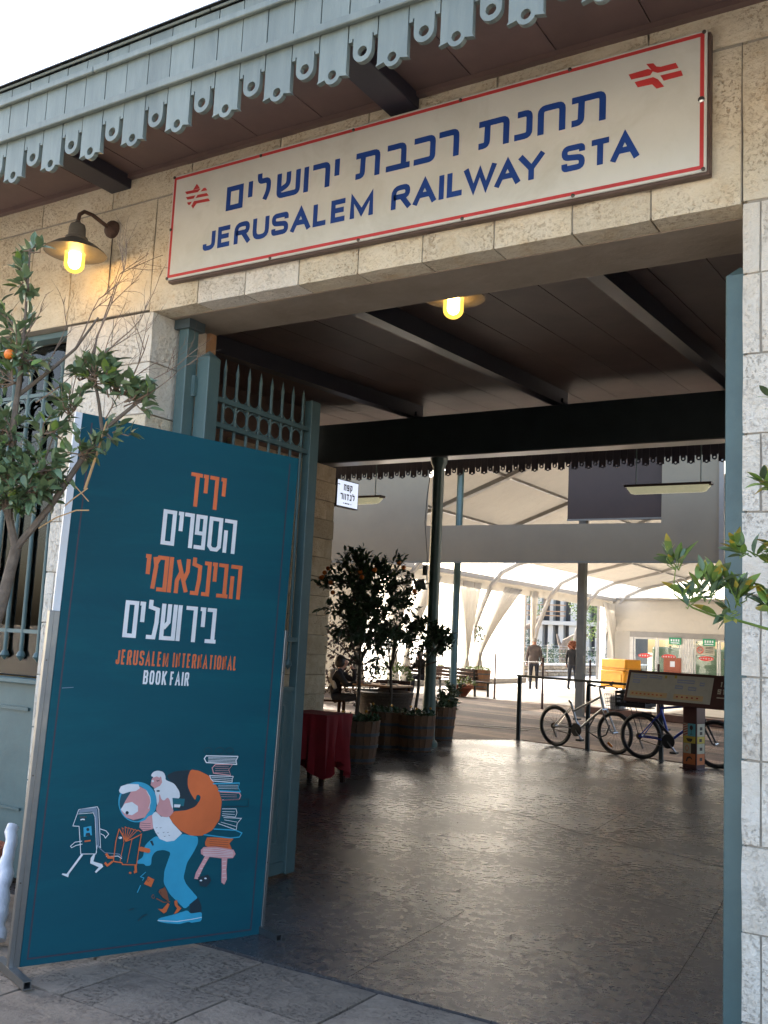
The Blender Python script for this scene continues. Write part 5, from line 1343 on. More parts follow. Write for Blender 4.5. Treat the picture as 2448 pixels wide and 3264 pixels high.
# ---------------------------------------------------------------- people
def person(name, label, J, rad, cols, parent_loc, hair=None, extras=()):
    """J: joints; one continuous skinned body, coloured by region"""
    t = thing(name, label, 'person', parent_loc)
    E = [('pelvis','waist'),('waist','chest'),('chest','neck'),('neck','head'),('head','crown'),('chest','shL'),('shL','elL'),('elL','wrL'),('wrL','haL'),('chest','shR'),('shR','elR'),('elR','wrR'),('wrR','haR'),('pelvis','hipL'),('hipL','knL'),('knL','anL'),('anL','toL'),('pelvis','hipR'),('hipR','knR'),('knR','anR'),('anR','toR')]
    names = ['pelvis']+[k for k in J if k != 'pelvis']; me = bpy.data.meshes.new('body')
    me.from_pydata([J[k] for k in names], [(names.index(a), names.index(b_)) for a, b_ in E], [])
    o = bpy.data.objects.new('b', me); col.objects.link(o)
    o.modifiers.new('s', 'SKIN'); sv = me.skin_vertices[0].data
    for i, k in enumerate(names):
        r_ = rad.get(k, .05); sv[i].radius = r_ if isinstance(r_, tuple) else (r_, r_); sv[i].use_root = (i == 0)
    m = o.modifiers.new('d', 'SUBSURF'); m.levels = 2
    bpy.context.view_layer.update()
    me2 = bpy.data.meshes.new_from_object(o.evaluated_get(bpy.context.evaluated_depsgraph_get()))
    bpy.data.objects.remove(o)
    me2.materials.clear()
    for c in cols['m']: me2.materials.append(MT[c])
    for p in me2.polygons: p.material_index = cols['f'](p.center); p.use_smooth = True
    me2.name = 'body'; ob = link('body', me2, t, local=True)
    if hair:
        b = MB(); b.ball(hair[0], hair[1], 12, hair[2]); 
        if len(hair) > 4:
            for i in range(60):
                q = rv(); c = Vector(hair[0])+Vector((q.x*hair[2][0],q.y*hair[2][1],q.z*hair[2][2]))*hair[1]*1.0; b.ball(c, hair[1]*.28, 6)
        b.build('hair', MT[hair[3]], t, local=True, smooth=True)
    return t
RAD = dict(pelvis=(.15,.11), waist=(.13,.10), chest=(.15,.11), neck=(.05,.05), head=(.075,.085), crown=(.07,.075), shL=.065, elL=.048, wrL=.033, haL=.035, shR=.065, elR=.048, wrR=.033, haR=.035, hipL=.085, knL=.062, anL=.045, toL=.042, hipR=.085, knR=.062, anR=.045, toR=.042)
def stand(h=1.72, stride=.1, arm=.0, coat=.06):
    s = h/1.75
    J = dict(pelvis=(0,0,.95), waist=(0,0,1.1), chest=(0,.0,1.32), neck=(0,.01,1.50), head=(0,.02,1.60), crown=(0,.02,1.67), shL=(-.18,0,1.40), elL=(-.23,-.01+arm,1.13), wrL=(-.24,.06+arm,.90), haL=(-.235,.08+arm,.80), shR=(.18,0,1.40), elR=(.23,-.01,1.13), wrR=(.25,.05,.90), haR=(.25,.07,.80), hipL=(-.10,0,.88), knL=(-.10,-stride*.2,.50), anL=(-.10,-stride,.09), toL=(-.11,-stride+.15,.04), hipR=(.10,0,.88), knR=(.10,stride*.7,.50), anR=(.10,stride,.09), toR=(.11,stride+.15,.04))
    return {k: tuple(c*s for c in v) for k, v in J.items()}
def cf(trouser, jacket_lo, head_lo, hands=True):
    def f(c):
        if c.z > head_lo: return 0
        if c.z < .085: return 3
        if abs(c.x) > .215 and c.z < jacket_lo+.04: return 0 if c.z < .88 else 1
        return 1 if c.z > jacket_lo else 2
    return f
m1 = person('person', 'man in a grey brown jacket and dark trousers walking away under the marquee', stand(1.74,.10), dict(RAD, shL=.08, shR=.08, elL=.062, elR=.062, chest=(.18,.13), waist=(.18,.13), pelvis=(.17,.13)), dict(m=['skin','jacket','jeans','shoe'], f=cf(0,.86,1.49)), (-13.37,31.3,0), hair=((0,-.0,1.66), .092, (.95,1.05,.8), 'hair_w'))
m1.rotation_euler = (0,0,.35)
m2 = person('person', 'curly red haired woman in black jacket walking beyond the grey post', stand(1.66,.12), dict(RAD, chest=(.14,.11), waist=(.13,.10)), dict(m=['skin','blackc','jeans','shoe'], f=cf(0,.85,1.42)), (-12.72,33.15,0), hair=((0,-.01,1.55), .15, (1,.9,.85), 'hair_r', 1))
# seated woman, elbow on the table
J = dict(pelvis=(0,0,.46), waist=(0,.02,.62), chest=(0,.08,.82), neck=(0,.12,.96), head=(.0,.16,1.05), crown=(0,.17,1.11), shL=(-.16,.08,.88), elL=(-.16,.34,.74), wrL=(-.08,.34,.92), haL=(-.04,.27,1.00), shR=(.16,.08,.88), elR=(.2,.24,.68), wrR=(.16,.44,.74), haR=(.13,.52,.75), hipL=(-.10,.04,.46), knL=(-.12,.44,.48), anL=(-.12,.46,.09), toL=(-.12,.6,.04), hipR=(.10,.04,.46), knR=(.12,.44,.48), anR=(.12,.46,.09), toR=(.12,.6,.04))
wo = person('person', 'dark haired woman in dark clothes seated at the cafe table, hand to her face', J, RAD, dict(m=['skin','blackc','jeans','shoe'], f=lambda c: 0 if c.z > .95 or (c.y > .40 and c.z > .70) else (3 if c.z < .08 else (2 if c.z < .52 else 1))), (-9.62,14.02,0), hair=((0,.10,1.06), .105, (1,1,1.15), 'hair_b'))
wo.rotation_euler = (0,0,R(-60))
b = MB(); b.tube([(-.17,.0,.9),(-.05,-.06,.86),(.1,-.03,.78),(.17,.05,.62)], [.04,.05,.05,.03], 8); b.build('white_scarf', MT['whitec'], wo, local=True, smooth=True)
cc = thing('cafe_chair', 'dark wooden chair under the seated woman', 'chair', (-9.62,14.02,0), R(-60))
MB().box((-.21,-.2,.40),(.21,.22,.43)).build('seat', MT['darkwood'], cc, local=True)
MB().box((-.2,-.22,.6),(.2,-.20,.86)).build('backrest', MT['darkwood'], cc, local=True)
for sx in (-1,1):
    MB().box((sx*.19-.015,-.22,0),(sx*.19+.015,-.19,.86)).build('leg', MT['darkwood'], cc, local=True); MB().box((sx*.19-.015,.18,0),(sx*.19+.015,.21,.40)).build('leg', MT['darkwood'], cc, local=True)
m3 = person('person', 'white haired man in dark clothes seated far behind the orange trees', {k: (v[0], v[1], v[2]) for k, v in J.items()}, dict(RAD, chest=(.19,.14)), dict(m=['skin','blackc','jeans','shoe'], f=lambda c: 0 if c.z > .95 or (c.y > .40 and c.z > .70) else (3 if c.z < .08 else (2 if c.z < .52 else 1))), (-13.6,24.15,0), hair=((0,.13,1.09), .10, (1,1,.9), 'hair_w'))
m3.rotation_euler = (0,0,R(160))

# ================================================================ RAILING, BIKES, KIOSK
random.seed(3)
def rl(P, Q, ts): return [Vector(P).lerp(Vector(Q), t) for t in ts]
RA, RB = Vector((-6.53,14.74,0)), Vector((-1.6,13.20,0))
ra = thing('railing', 'dark metal railing with square posts along the edge of the concrete floor', 'railing', RA)
b = MB(); b.bar(RA+Vector((-.04,.01,1.0)), RB+Vector((0,0,1.0)), .05, .035); b.build('top_rail', MT['railing'], ra)
for p in (RA, (-5.24,14.335,0), (-4.04,13.96,0), (-2.85,13.59,0), (-1.66,13.22,0)):
    b = MB(); b.bar((p[0],p[1],0),(p[0],p[1],.985), .054, .054, (0,1,0)); b.build('post', MT['railing'], ra, bevel=.003)
    MB().box((p[0]-.05,p[1]-.05,.0),(p[0]+.05,p[1]+.05,.008)).build('base_plate', MT['railing'], ra)
# cable barrier further back
cb = thing('cable_barrier', 'thin brown posts joined by sagging steel cables across the deck', 'barrier', (-11.68,24.72,0))
for (x, y) in ((-11.68,24.72),(-9.31,22.35),(-8.05,22.1),(-4.7,20.9),(-6.3,21.5)):
    b = MB(); b.tube([(x,y,0),(x,y,.35),(x,y,.37),(x,y,1.18)], [.03,.03,.024,.024], 8); b.lathe([(.05,0),(.05,.012)], (x,y,0), 10); b.build('post', MT['postred'], cb, smooth=True)
    MB().ball((x,y,1.19), .028, 8).build('post_cap', MT['postred'], cb)
for (a, c) in (((-11.68,24.72),(-9.31,22.35)),((-9.31,22.35),(-8.05,22.1)),((-8.05,22.1),(-6.3,21.5)),((-6.3,21.5),(-4.7,20.9))):
    for z in (1.10,):
        pts = [Vector((a[0],a[1],z)).lerp(Vector((c[0],c[1],z)), t/8)-Vector((0,0,.03*math.sin(PI*t/8))) for t in range(9)]
        MB().tube(pts, .003, 5).build('cable', MT['railing'], cb)

def bicycle(name, label, rear, front, fmat, r=.33, lean=.05, kind=0):
    rear, front = Vector(rear), Vector(front); d = front-rear; ang = math.atan2(d.y, d.x); WB = d.length
    t = thing(name, label, 'bicycle', rear, ang, 'bicycles locked to the railing')
    t.rotation_mode = 'XYZ'; M = Matrix.Translation(rear) @ Matrix.Rotation(ang,4,'Z') @ Matrix.Rotation(lean,4,'X'); t.matrix_basis = M; WM[t.name] = M
    K = dict(local=True)
    for x in (0, WB):
        b = MB(); b.ring((x,0,r), r-.026, .027, (0,1,0), 40, 8); w = b.build('wheel', MT['black'], t, smooth=True, **K)
        b = MB(); b.ring((x,0,r), r-.052, .009, (0,1,0), 36, 5)
        b.build('rim', MT['bolt'], w, smooth=True, local=True)
        b = MB()
        for i in range(28):
            a = 2*PI*i/28; s = 1 if i % 2 else -1; a2 = a+(.5 if i % 4 < 2 else -.5)
            b.tube([(x+.02*math.cos(a2),s*.025,r+.02*math.sin(a2)),(x+(r-.055)*math.cos(a),0,r+(r-.055)*math.sin(a))], .0012, 3, cap=False)
        b.build('spokes', MT['bolt'], w, local=True)
        b = MB(); b.tube([(x,-.05,r),(x,.05,r)], .017, 8); b.build('hub', MT['chrome'], w, local=True, smooth=True)
    BB = (.43,0,.29); HT = (WB-.235,0,.80); HB = (WB-.195,0,.64); ST = (.30,0,.72 if kind else .66); SS = (.255,0,.86 if kind else .70)
    b = MB()
    b.tube([BB, HB], .019, 10); b.tube([ST if kind else (.335,0,.55), HT], .017, 10); b.tube([BB, ST], .017, 10); b.tube([HT, HB], .022, 10)
    for s in (-1,1):
        b.tube([(.0,s*.06,r),(.22,s*.045,.31),(BB[0]-.02,s*.03,.29)], .010, 7); b.tube([(0,s*.06,r),(ST[0]+.01,s*.015,ST[2]-.05)], .009, 7)
    b.build('frame', fmat, t, smooth=True, **K)
    b = MB()
    b.tube([HB,(WB-.18,0,.60)], .02, 8)
    for s in (-1,1): b.tube([(WB-.18,s*.06,.62),(WB-.17,s*.062,.60),(WB-.02,s*.055,r)], [.016,.017,.011], 8)
    b.tube([(WB-.18,-.07,.62),(WB-.18,.07,.62)], .014, 6); b.build('fork', MT['chrome'] if not kind else MT['black'], t, smooth=True, **K)
    b = MB(); b.tube([HT,(WB-.26,0,.93)], .014, 8); b.tube([(WB-.26,0,.93),(WB-.18,0,.95)], .014, 8); b.tube([(WB-.24,-.29,.99),(WB-.19,-.18,.965),(WB-.18,0,.95),(WB-.19,.18,.965),(WB-.24,.29,.99)], .011, 8)
    hb = b.build('handlebar', MT['black'], t, smooth=True, **K)
    for s in (-1,1):
        MB().tube([(WB-.19,s*.19,.965),(WB-.245,s*.30,.992)], .018, 8).build('grip', MT['black'], hb, local=True); MB().tube([(WB-.17,s*.16,.95),(WB-.12,s*.24,.92)], .005, 5).build('brake_lever', MT['black'], hb, local=True)
    b = MB(); b.tube([ST, SS], .013, 8); b.build('seat_post', MT['chrome'] if not kind else MT['black'], t, **K)
    if kind: b = MB(); b.add([(x+SS[0],y,z+SS[2]) for x, y, z in ((-.13,-.07,.03),(-.13,.07,.03),(-.02,.075,.035),(.05,.03,.03),(.15,.012,.03),(.15,-.012,.03),(.05,-.03,.03),(-.02,-.075,.035),(-.12,-.05,-.01),(-.12,.05,-.01),(.13,.0,.0))], [(0,1,2,7),(7,2,3,6),(6,3,4,5),(0,8,9,1),(1,9,10,4,3,2),(0,7,6,5,10,8),(4,10,5),(8,10,9)])
    if kind: b.build('saddle', MT['black'], t, bevel=.004, **K)
    b = MB(); b.lathe([(.095,-.004),(.095,.004),(.02,.004)], (BB[0],-.055,BB[2]), 24, ax=(0,1,0)); cr = b.build('chainring', MT['black'], t, **K)
    b = MB(); b.bar(BB[:1]+(-.07,)+BB[2:], (BB[0]+.11,-.07,BB[2]-.13), .012, .022); b.bar((BB[0],.07,BB[2]),(BB[0]-.11,.07,BB[2]+.13), .012, .022); b.build('crank', MT['chrome'], t, **K)
    MB().box((BB[0]+.07,-.16,BB[2]-.145),(BB[0]+.16,-.075,BB[2]-.12)).build('pedal', MT['black'], t, **K); MB().box((BB[0]-.16,.075,BB[2]+.12),(BB[0]-.07,.16,BB[2]+.145)).build('pedal', MT['black'], t, **K)
    b = MB(); b.tube([(0,-.055,r+.045),(BB[0],-.055,BB[2]+.095)], .005, 4); b.tube([(0,-.055,r-.045),(BB[0],-.055,BB[2]-.095)], .005, 4); b.lathe([(.045,-.01),(.03,.01)], (0,-.05,r), 14, ax=(0,1,0)); b.tube([(.01,-.06,r-.05),(.04,-.06,r-.12),(.06,-.06,r-.16)], .014, 6); b.build('chain', MT['bolt'], t, **K)
    if not kind:
        MB().bar((WB-.10,-.03,.16),(WB-.03,-.03,.11), .012, .03).build('spoke_reflector', MT['reflector'], t, **K)
    return t, M
bk1, M1 = bicycle('bicycle', 'silver bicycle with wire front basket locked to the railing', (-5.76,14.40,0), (-4.73,14.08,0), MT['bikesilver'], r=.305)
WB = 1.078
b = MB()   # wire basket
def bq(x, y, z): k = .80+.2*(z-.64)/.22; return (WB+.06+(x*k), y*k, z)
for z in (.64,.70,.75,.80,.86):
    k = .80+.2*(z-.64)/.22
    b.tube([(WB+.06+x*k,y*k,z) for x, y in ((-.12,-.16),(.12,-.16),(.12,.16),(-.12,.16))], .0035, 4, closed=True)
for i in range(7):
    for s in (-1,1):
        y = -.16+.32*i/6; b.tube([bq(s*.12,y,.64), bq(s*.12,y,.86)], .002, 3); x = -.12+.24*i/6; b.tube([bq(x,s*.16,.64), bq(x,s*.16,.86)], .002, 3)
    b.tube([bq(-.12,-.16+.32*i/6,.64), bq(.12,-.16+.32*i/6,.64)], .002, 3)
b.build('wire_basket', MT['black'], bk1, local=True)
MB().box((WB-.02,-.10,.65),(WB+.14,.09,.84)).build('white_bag', MT['wplastic'], bk1, local=True, bevel=.02)
b = MB(); b.tube([(WB-.32,-.05,.50),(WB-.42,-.10,.30),(WB-.2,-.12,.22),(WB-.08,-.1,.28),(WB-.03,-.08,.42)], .012, 6); b.build('cable_lock', MT['black'], bk1, local=True, smooth=True)
bk2, M2 = bicycle('bicycle', 'blue mountain bicycle with a crate on its rear rack behind the map stand', (-4.29,13.88,0), (-3.23,13.68,0), MT['bikeblue'], kind=1, r=.315)
b = MB(); b.box((-.22,-.06,.70),(.18,.06,.712)); b.tube([(0,-.07,.33),(-.12,-.07,.70)], .005, 5); b.tube([(0,.07,.33),(-.12,.07,.70)], .005, 5); b.build('rear_rack', MT['black'], bk2, local=True)
b = MB(); b.tube([(.02,0,.63),(.2,0,.60),(.34,-.02,.46),(.46,-.03,.36)], .020, 6); b.build('mudguard', MT['black'], bk2, local=True, smooth=True)
crt = thing('plastic_crate', 'dark slatted plastic crate on the rear rack of the blue bicycle', 'crate', M2 @ Vector((-.10,0,.712)))
crt.matrix_basis = M2 @ Matrix.Translation((-.08,0,.716)); WM[crt.name] = crt.matrix_basis.copy()
MB().box((-.22,-.15,0),(.22,.15,.012)).build('crate_base', MT['black'], crt, local=True)
for z, h in ((.0,.05),(.085,.02),(.13,.02),(.175,.035)):
    for s in (-1,1):
        MB().box((-.22,s*.15-.006,z),(.22,s*.15+.006,z+h)).build('slat', MT['black'], crt, local=True); MB().box((s*.22-.006,-.15,z),(s*.22+.006,.15,z+h)).build('slat', MT['black'], crt, local=True)
for s in (-1,1):
    for x in (-.22,-.11,0,.11,.22): MB().box((x-.010,s*.15-.008,0),(x+.010,s*.15+.008,.21)).build('upright', MT['black'], crt, local=True)
    for y in (-.15,.0,.15): MB().box((s*.22-.008,y-.01,0),(s*.22+.008,y+.01,.21)).build('upright', MT['black'], crt, local=True)

# map stand
ks = thing('map_stand', 'maroon map lectern on a square post decorated with coloured pictogram tiles', 'stand', (-3.46,13.36,0))
kd = Vector((1.5,-.50,0)).normalized(); kn = Vector((kd.y,-kd.x,0)); kn = kn if kn.y < 0 else -kn
c0 = Vector((-3.58,13.34,0))
def KT(u, z, d): return tuple(c0+kd*u+kn*d+Vector((0,0,z)))
def kbox(u0, u1, z0, z1, d0, d1, name, m, p=ks, bev=.004):
    return tbox(KT,u0,u1,z0,z1,d0,d1).build(name, m, p, bevel=bev)
kbox(0,.205,0,.86,-.20,0,'post',MT['kiosk']); kbox(-.03,.235,0,.012,-.23,.03,'base_plate',MT['kiosk'])
def tile(u0, u1, z0, z1, m, par=ks, d=.0015, name='tile'): 
    b = MB(); b.add([KT(u0,z0,d),KT(u1,z0,d),KT(u1,z1,d),KT(u0,z1,d)], [(0,1,2,3)]); return b.build(name, m, par)
tile(.012,.075,.42,.58,MT['kcream']); tile(.077,.190,.42,.58,MT['kcyan']); tile(.012,.190,.33,.418,MT['kyel']); tile(.012,.125,.20,.328,MT['kcream']); tile(.127,.190,.20,.328,MT['kdark']); tile(.012,.190,.06,.198,MT['kor'])
b = MB()
for i in range(5): b.add([KT(.012,.42+i*.032,.003),KT(.075,.445+i*.032,.003),KT(.075,.462+i*.030 if i < 4 else .58,.003),KT(.012,.436+i*.032,.003)], [(0,1,2,3)])
b.build('stripe_print', MT['kred'], ks)
b = MB(); b.prism([[(.115+.025*math.cos(a),.528+.032*math.sin(a)) for a in [i*.63 for i in range(10)]]], lambda x, y, d: KT(x+.015,y,.003), 0); b.ribbon([(.13,.50),(.13,.445)], .006, KT, .003); b.ribbon([(.112,.445),(.148,.445)], .006, KT, .003)
b.build('pictogram', MT['kdark'], ks); b = MB()
b.prism([[(.05,.39),(.15,.39),(.14,.36),(.12,.345),(.08,.35)]], lambda x, y, d: KT(x,y,.003), 0)
b.build('pictogram', MT['kdark'], ks); b = MB()
b.prism([[(.05,.10),(.07,.15),(.11,.165),(.14,.145),(.145,.12),(.115,.14),(.085,.13),(.07,.09)]], lambda x, y, d: KT(x,y,.003), 0); b.build('pictogram', MT['kdark'], ks)
b = MB(); b.ribbon([(.068,.225),(.098,.264),(.068,.303),(.038,.264)], .008, KT, .003, closed=True); b.build('pictogram', MT['kor'], ks)
# side face prints
def KS(u, z, d): return tuple(c0+kd*(.205+d)-kn*u+Vector((0,0,z)))
for u0, u1, z0, z1, m in ((.015,.185,.42,.58,'kcream'),(.015,.185,.33,.418,'kyel'),(.015,.185,.20,.328,'kcream'),(.015,.185,.06,.198,'kor')):
    b = MB(); b.add([KS(u0,z0,.0015),KS(u1,z0,.0015),KS(u1,z1,.0015),KS(u0,z1,.0015)], [(0,1,2,3)]); b.build('tile', MT[m], ks)
b = MB()
for (u, z) in ((.1,.52),(.1,.46),(.09,.37),(.1,.26),(.1,.13)): b.prism([[(u-.03,z-.02),(u+.03,z-.02),(u+.03,z+.02),(u-.03,z+.02)]], lambda x, y, d: KS(x,y,.003), 0)
b.build('pictogram', MT['kdark'], ks)
# tilted board
def KB(u, v, d):   # v runs up the sloping face
    s, c = math.sin(R(16)), math.cos(R(16))
    return tuple(c0+kd*(u-.88)+kn*(.10-v*s+d*c)+Vector((0,0,.80+v*c+d*s)))
tb = tbox(KB,0,1.95,0,.44,-.03,0).build('board', MT['kiosk'], ks, bevel=.006)
def face(u0, u1, v0, v1, m, name, d=.002):
    b = MB(); b.add([KB(u0,v0,d),KB(u1,v0,d),KB(u1,v1,d),KB(u0,v1,d)], [(0,1,2,3)]); return b.build(name, m, tb)
face(.05,1.33,.05,.40,MT['kmap'],'map_panel'); face(.09,.68,.08,.15,MT['korange'],'map_band',.003); face(.78,1.22,.08,.15,MT['korange'],'map_band',.003)
for (u, v, w) in ((.10,.36,.22),(.36,.37,.13),(.10,.29,.12),(.80,.33,.26),(.78,.25,.12),(.98,.24,.12),(1.14,.31,.07),(.5,.36,.06)): face(u,u+w,v-.03,v+.02,MT['klabel'],'map_label',.003); face(u+.01,u+w-.01,v-.012,v,MT['kmap'],'map_print',.004)
for (u, v) in ((.60,.38),(.75,.39)): face(u,u+.035,v-.03,v+.01,MT['kyel'],'map_mark',.003)
for i in range(8): face(.12+i*.065,.15+i*.065,.105,.125,MT['kor'],'map_print',.004)
for i in range(5): face(.82+i*.075,.85+i*.075,.105,.125,MT['kred'],'map_print',.004)
kw = M_('cream_lettering', (.5,.47,.40), .5)
latin('THE', kw, KB, 1.43, 1.58, .29, .355, tb, .016, .3, d=.003, name='english_letter')
latin('STATION', kw, KB, 1.41, 1.80, .195, .26, tb, .016, .25, d=.003, name='english_letter')
face(1.41,1.62,.14,.155,kw,'small_print',.003)

# ================================================================ BENCH, POTS, FAR BARRELS
bh = thing('bench', 'long dark slatted park bench facing away beside the marquee curtains', 'bench', (-14.4,26.0,0))
BA, BB_ = Vector((-16.4,28.0,0)), Vector((-12.3,24.95,0)); bd = (BB_-BA).normalized(); bnn = Vector((-bd.y,bd.x,0))
for z, o in ((.50,0),(.60,.02),(.70,.04)):
    b = MB(); b.bar(BA+Vector((0,0,z))-bnn*o, BB_+Vector((0,0,z))-bnn*o, .03, .085); b.build('backrest_slat', MT['darkwood'], bh)
for o in (.1,.2,.3,.4):
    b = MB(); b.bar(BA+bnn*o+Vector((0,0,.40)), BB_+bnn*o+Vector((0,0,.40)), .08, .02); b.build('seat_slat', MT['darkwood'], bh)
for t in (.04,.35,.66,.97):
    p = BA.lerp(BB_, t); b = MB(); b.bar(p, p+Vector((0,0,.74))-bnn*.04, .05, .05, (0,1,0)); b.bar(p+bnn*.4, p+bnn*.4+Vector((0,0,.39)), .05, .05, (0,1,0)); b.bar(p+Vector((0,0,.385)), p+bnn*.42+Vector((0,0,.385)), .04, .03); b.build('leg', MT['railing'], bh)
def bowl(x, y, r, h, label, big=0, mat='terra'):
    t = thing('bowl_planter', label, 'planter', (x,y,0), 0, 'planters beside the bench')
    b = MB(); b.lathe([(r*.45,0),(r*.5,.02),(r*.95,h*.75),(r*1.05,h*.8),(r*1.05,h),(r*.95,h),(r*.9,h*.8),(0,h*.8)], (0,0,0), 22); b.build('pot', MT[mat], t, local=True, smooth=True)
    b = MB()
    for i in range(260 if big else 130):
        q = rv(); p = Vector((q.x*r*1.1, q.y*r*1.1, h+abs(q.z)*r*(1.0 if big else .5)))
        l_ = random.choice(LMB); M = leaf_matrix(p, q+Vector((0,0,.6)), s=random.uniform(1.2,2.2)); b.add([M @ Vector(v) for v in l_.v], l_.f)
    g = b.build('foliage', MT['leaf2'], t, local=True, smooth=True); g['kind'] = 'stuff'
    return t
bowl(-12.72,24.75,.34,.30,'low red bowl planter in front of the end of the bench')
bowl(-13.25,22.0,.42,.42,'bushy bowl planter left of the bench seen between the orange trees',1,'darkwood')
def far_barrel(x, y, label, sap):
    t = thing('barrel_planter', label, 'planter', (x,y,0), 0, 'half barrel planters')
    r, h = .42,.62
    b = MB(); b.lathe([(r*.8,0),(r*.9,h*.4),(r,h),(r*.93,h),(r*.9,h*.85),(0,h*.85)], (0,0,0), 24); b.build('tub', MT['wood'], t, local=True, smooth=True)
    for zz in (.15,.5,.8): MB().lathe([(r*(.8+.2*zz)+.004,h*zz-.02),(r*(.8+.2*zz)+.01,h*zz+.02)], (0,0,0), 24).build('hoop', MT['hoop'], t, local=True)
    b = MB()
    for i in range(120):
        q = rv(); l_ = random.choice(LMB); M = leaf_matrix(Vector((q.x*r,q.y*r,h+abs(q.z)*.06)), rv()+Vector((0,0,.6)), s=1.6); b.add([M @ Vector(v) for v in l_.v], l_.f)
    g = b.build('foliage', MT['leaf2'], t, local=True); g['kind'] = 'stuff'
    if sap:
        b = MB(); b.tube([(0,0,h*.8),(.03,0,1.2),(0,0,1.75)], [.015,.01,.006], 6); b.build('trunk', MT['bark'], t, local=True)
        b = MB()
        for i in range(90):
            q = rv(); l_ = random.choice(LMB); M = leaf_matrix(Vector((q.x*.13,q.y*.13,1.75+q.z*.30)), rv(), s=1.7); b.add([M @ Vector(v) for v in l_.v], l_.f)
        b.build('crown', MT['leafd'], t, local=True)
    return t
far_barrel(-14.35,29.1,'far half barrel with a thin sapling, right of the bench end',1)
far_barrel(-16.6,30.0,'far half barrel behind the middle of the bench, between the green columns',0)
far_barrel(-17.5,28.6,'far half barrel at the left, glimpsed under the orange trees',0)

# ================================================================ COLUMNS OF THE MARQUEE SIDE
for (x, y, lab) in ((-10.95,20.9,'round green iron column behind the leafy low tree'),):
    c_ = thing('iron_column', lab, 'column', (x,y,0)); b = MB(); b.lathe([(.12,0),(.12,.05),(.085,.09),(.082,6.0)], (0,0,0), 18); b.build('shaft', MT['greencol'], c_, local=True, smooth=True); MB().box((-.14,-.14,0),(.14,.14,.012)).build('base_plate', MT['greencol'], c_, local=True)
c_ = thing('steel_post', 'square grey steel post standing at the deck edge beside the walking woman', 'post', (-7.85,20.95,0)); MB().box((-.085,-.085,0),(.085,.085,6.0)).build('shaft', MT['greypost'], c_, local=True, bevel=.008); MB().box((-.14,-.14,0),(.14,.14,.012)).build('base_plate', MT['greypost'], c_, local=True)

# ================================================================ MARQUEE
mq = thing('marquee', 'big white event marquee with curved frames, curtains and clear walls beyond the deck', 'tent', (-8.5,34,0))
GY = 20.3
def sheet_y(name, poly, mat, par=mq, y=GY, th=.006):
    b = MB(); b.prism(poly if isinstance(poly[0], list) else [poly], lambda x, z, d: (x, y+d, z), th); return b.build(name, mat, par)
sheet_y('gable_sheet', [[(-24,3.33),(-4.66,3.30),(-4.66,7.4),(-24,7.4)], [(-11.50,4.17),(-11.47,5.8),(-5.92,5.8),(-5.93,4.13)]], MT['panel'])
MB().box((-24,GY-.02,3.29),(-4.66,GY+.03,3.335)).build('bottom_bar', MT['greypost'], mq)
MB().box((-4.75,GY-.06,3.0),(-4.66,GY+.02,7.0)).build('gable_pole', MT['steelw'], mq)
MB().box((-4.55,GY,0),(-2.5,GY+.4,7)).build('end_wall', MT['stone_in'], mq)
sheet_y('purple_sheet', [(-8.02,4.24),(-5.6,4.20),(-5.6,6.0),(-8.02,6.0)], MT['purple'], y=GY+.10)
MB().box((-8.03,GY+.09,4.22),(-5.6,GY+.12,4.26)).build('purple_hem', MT['greypost'], mq)
PR = [(-16.64,0),(-16.60,.92),(-16.34,2.18),(-16.05,2.92),(-15.77,3.55),(-15.35,4.05),(-14.70,4.45),(-12.5,4.98),(-10.4,5.78),(-8.4,6.65)]
def mir(p): return (-8.4+(-8.4-p[0]), p[1])
FULL = PR+[mir(p) for p in PR[::-1][1:]]
for y in (22.5,27.0,32.8,38.5,43.0,47.0):
    b = MB()
    pts = [Vector((x-.0, y, z-.10 if i > 5 else z)) for i, (x, z) in enumerate(PR)]+[Vector((mir(p)[0], y, p[1]-.10 if p[1] > 4.4 else p[1])) for p in PR[::-1][1:]]
    for p, q in zip(pts, pts[1:]): b.bar(p, q+(q-p).normalized()*.02, .20, .11, (0,0,1) if abs((q-p).normalized().z) < .8 else (1,0,0))
    b.build('portal_frame', MT['steelw'], mq, bevel=.01)
for (x, z) in ((-12.5,4.93),(-10.5,5.70),(-8.4,6.58),(-6.3,5.70)):
    MB().box((x-.04,20.4,z-.06),(x+.04,47,z+.01)).build('purlin', MT['steelw'], mq)
MB().box((-16.02,20.4,3.76),(-15.86,47,3.92)).build('eave_beam', MT['steelw'], mq)
# roof: opaque-ish fabric above, clear strip along the eave
def strip(name, p, q, y0, y1, mat, n=14, sag=.0):
    b = MB(); vs = []; fs = []; m = 6
    for i in range(n+1):
        for j in range(m+1):
            u = j/m; yy = y0+(y1-y0)*i/n
            vs.append((p[0]+(q[0]-p[0])*u, yy, p[1]+(q[1]-p[1])*u-sag*math.sin(PI*u)*(.6+.4*math.sin(i*1.7))))
    for i in range(n):
        for j in range(m):
            a = i*(m+1)+j; fs.append((a,a+1,a+m+2,a+m+1))
    b.add(vs, fs); return b.build(name, mat, mq, smooth=True)
strip('clear_roof_strip', (-15.9,3.92), (-14.72,4.50), 24.5, 47, MT['clearroof'])
strip('roof_fabric', (-15.9,3.92), (-14.72,4.50), 20.4, 24.5, MT['tent'])
for i in range(6, 9): strip('roof_fabric', PR[i], PR[i+1], 20.36, 47.2, MT['tent'], sag=.05)
for i in range(0, 3): a, c = mir(PR[8-i+1]), mir(PR[8-i]); strip('roof_fabric', a, c, 20.36, 47.2, MT['tent'], sag=.05)
strip('roof_fabric', mir(PR[6]), mir(PR[4]), 20.4, 47, MT['tent'])
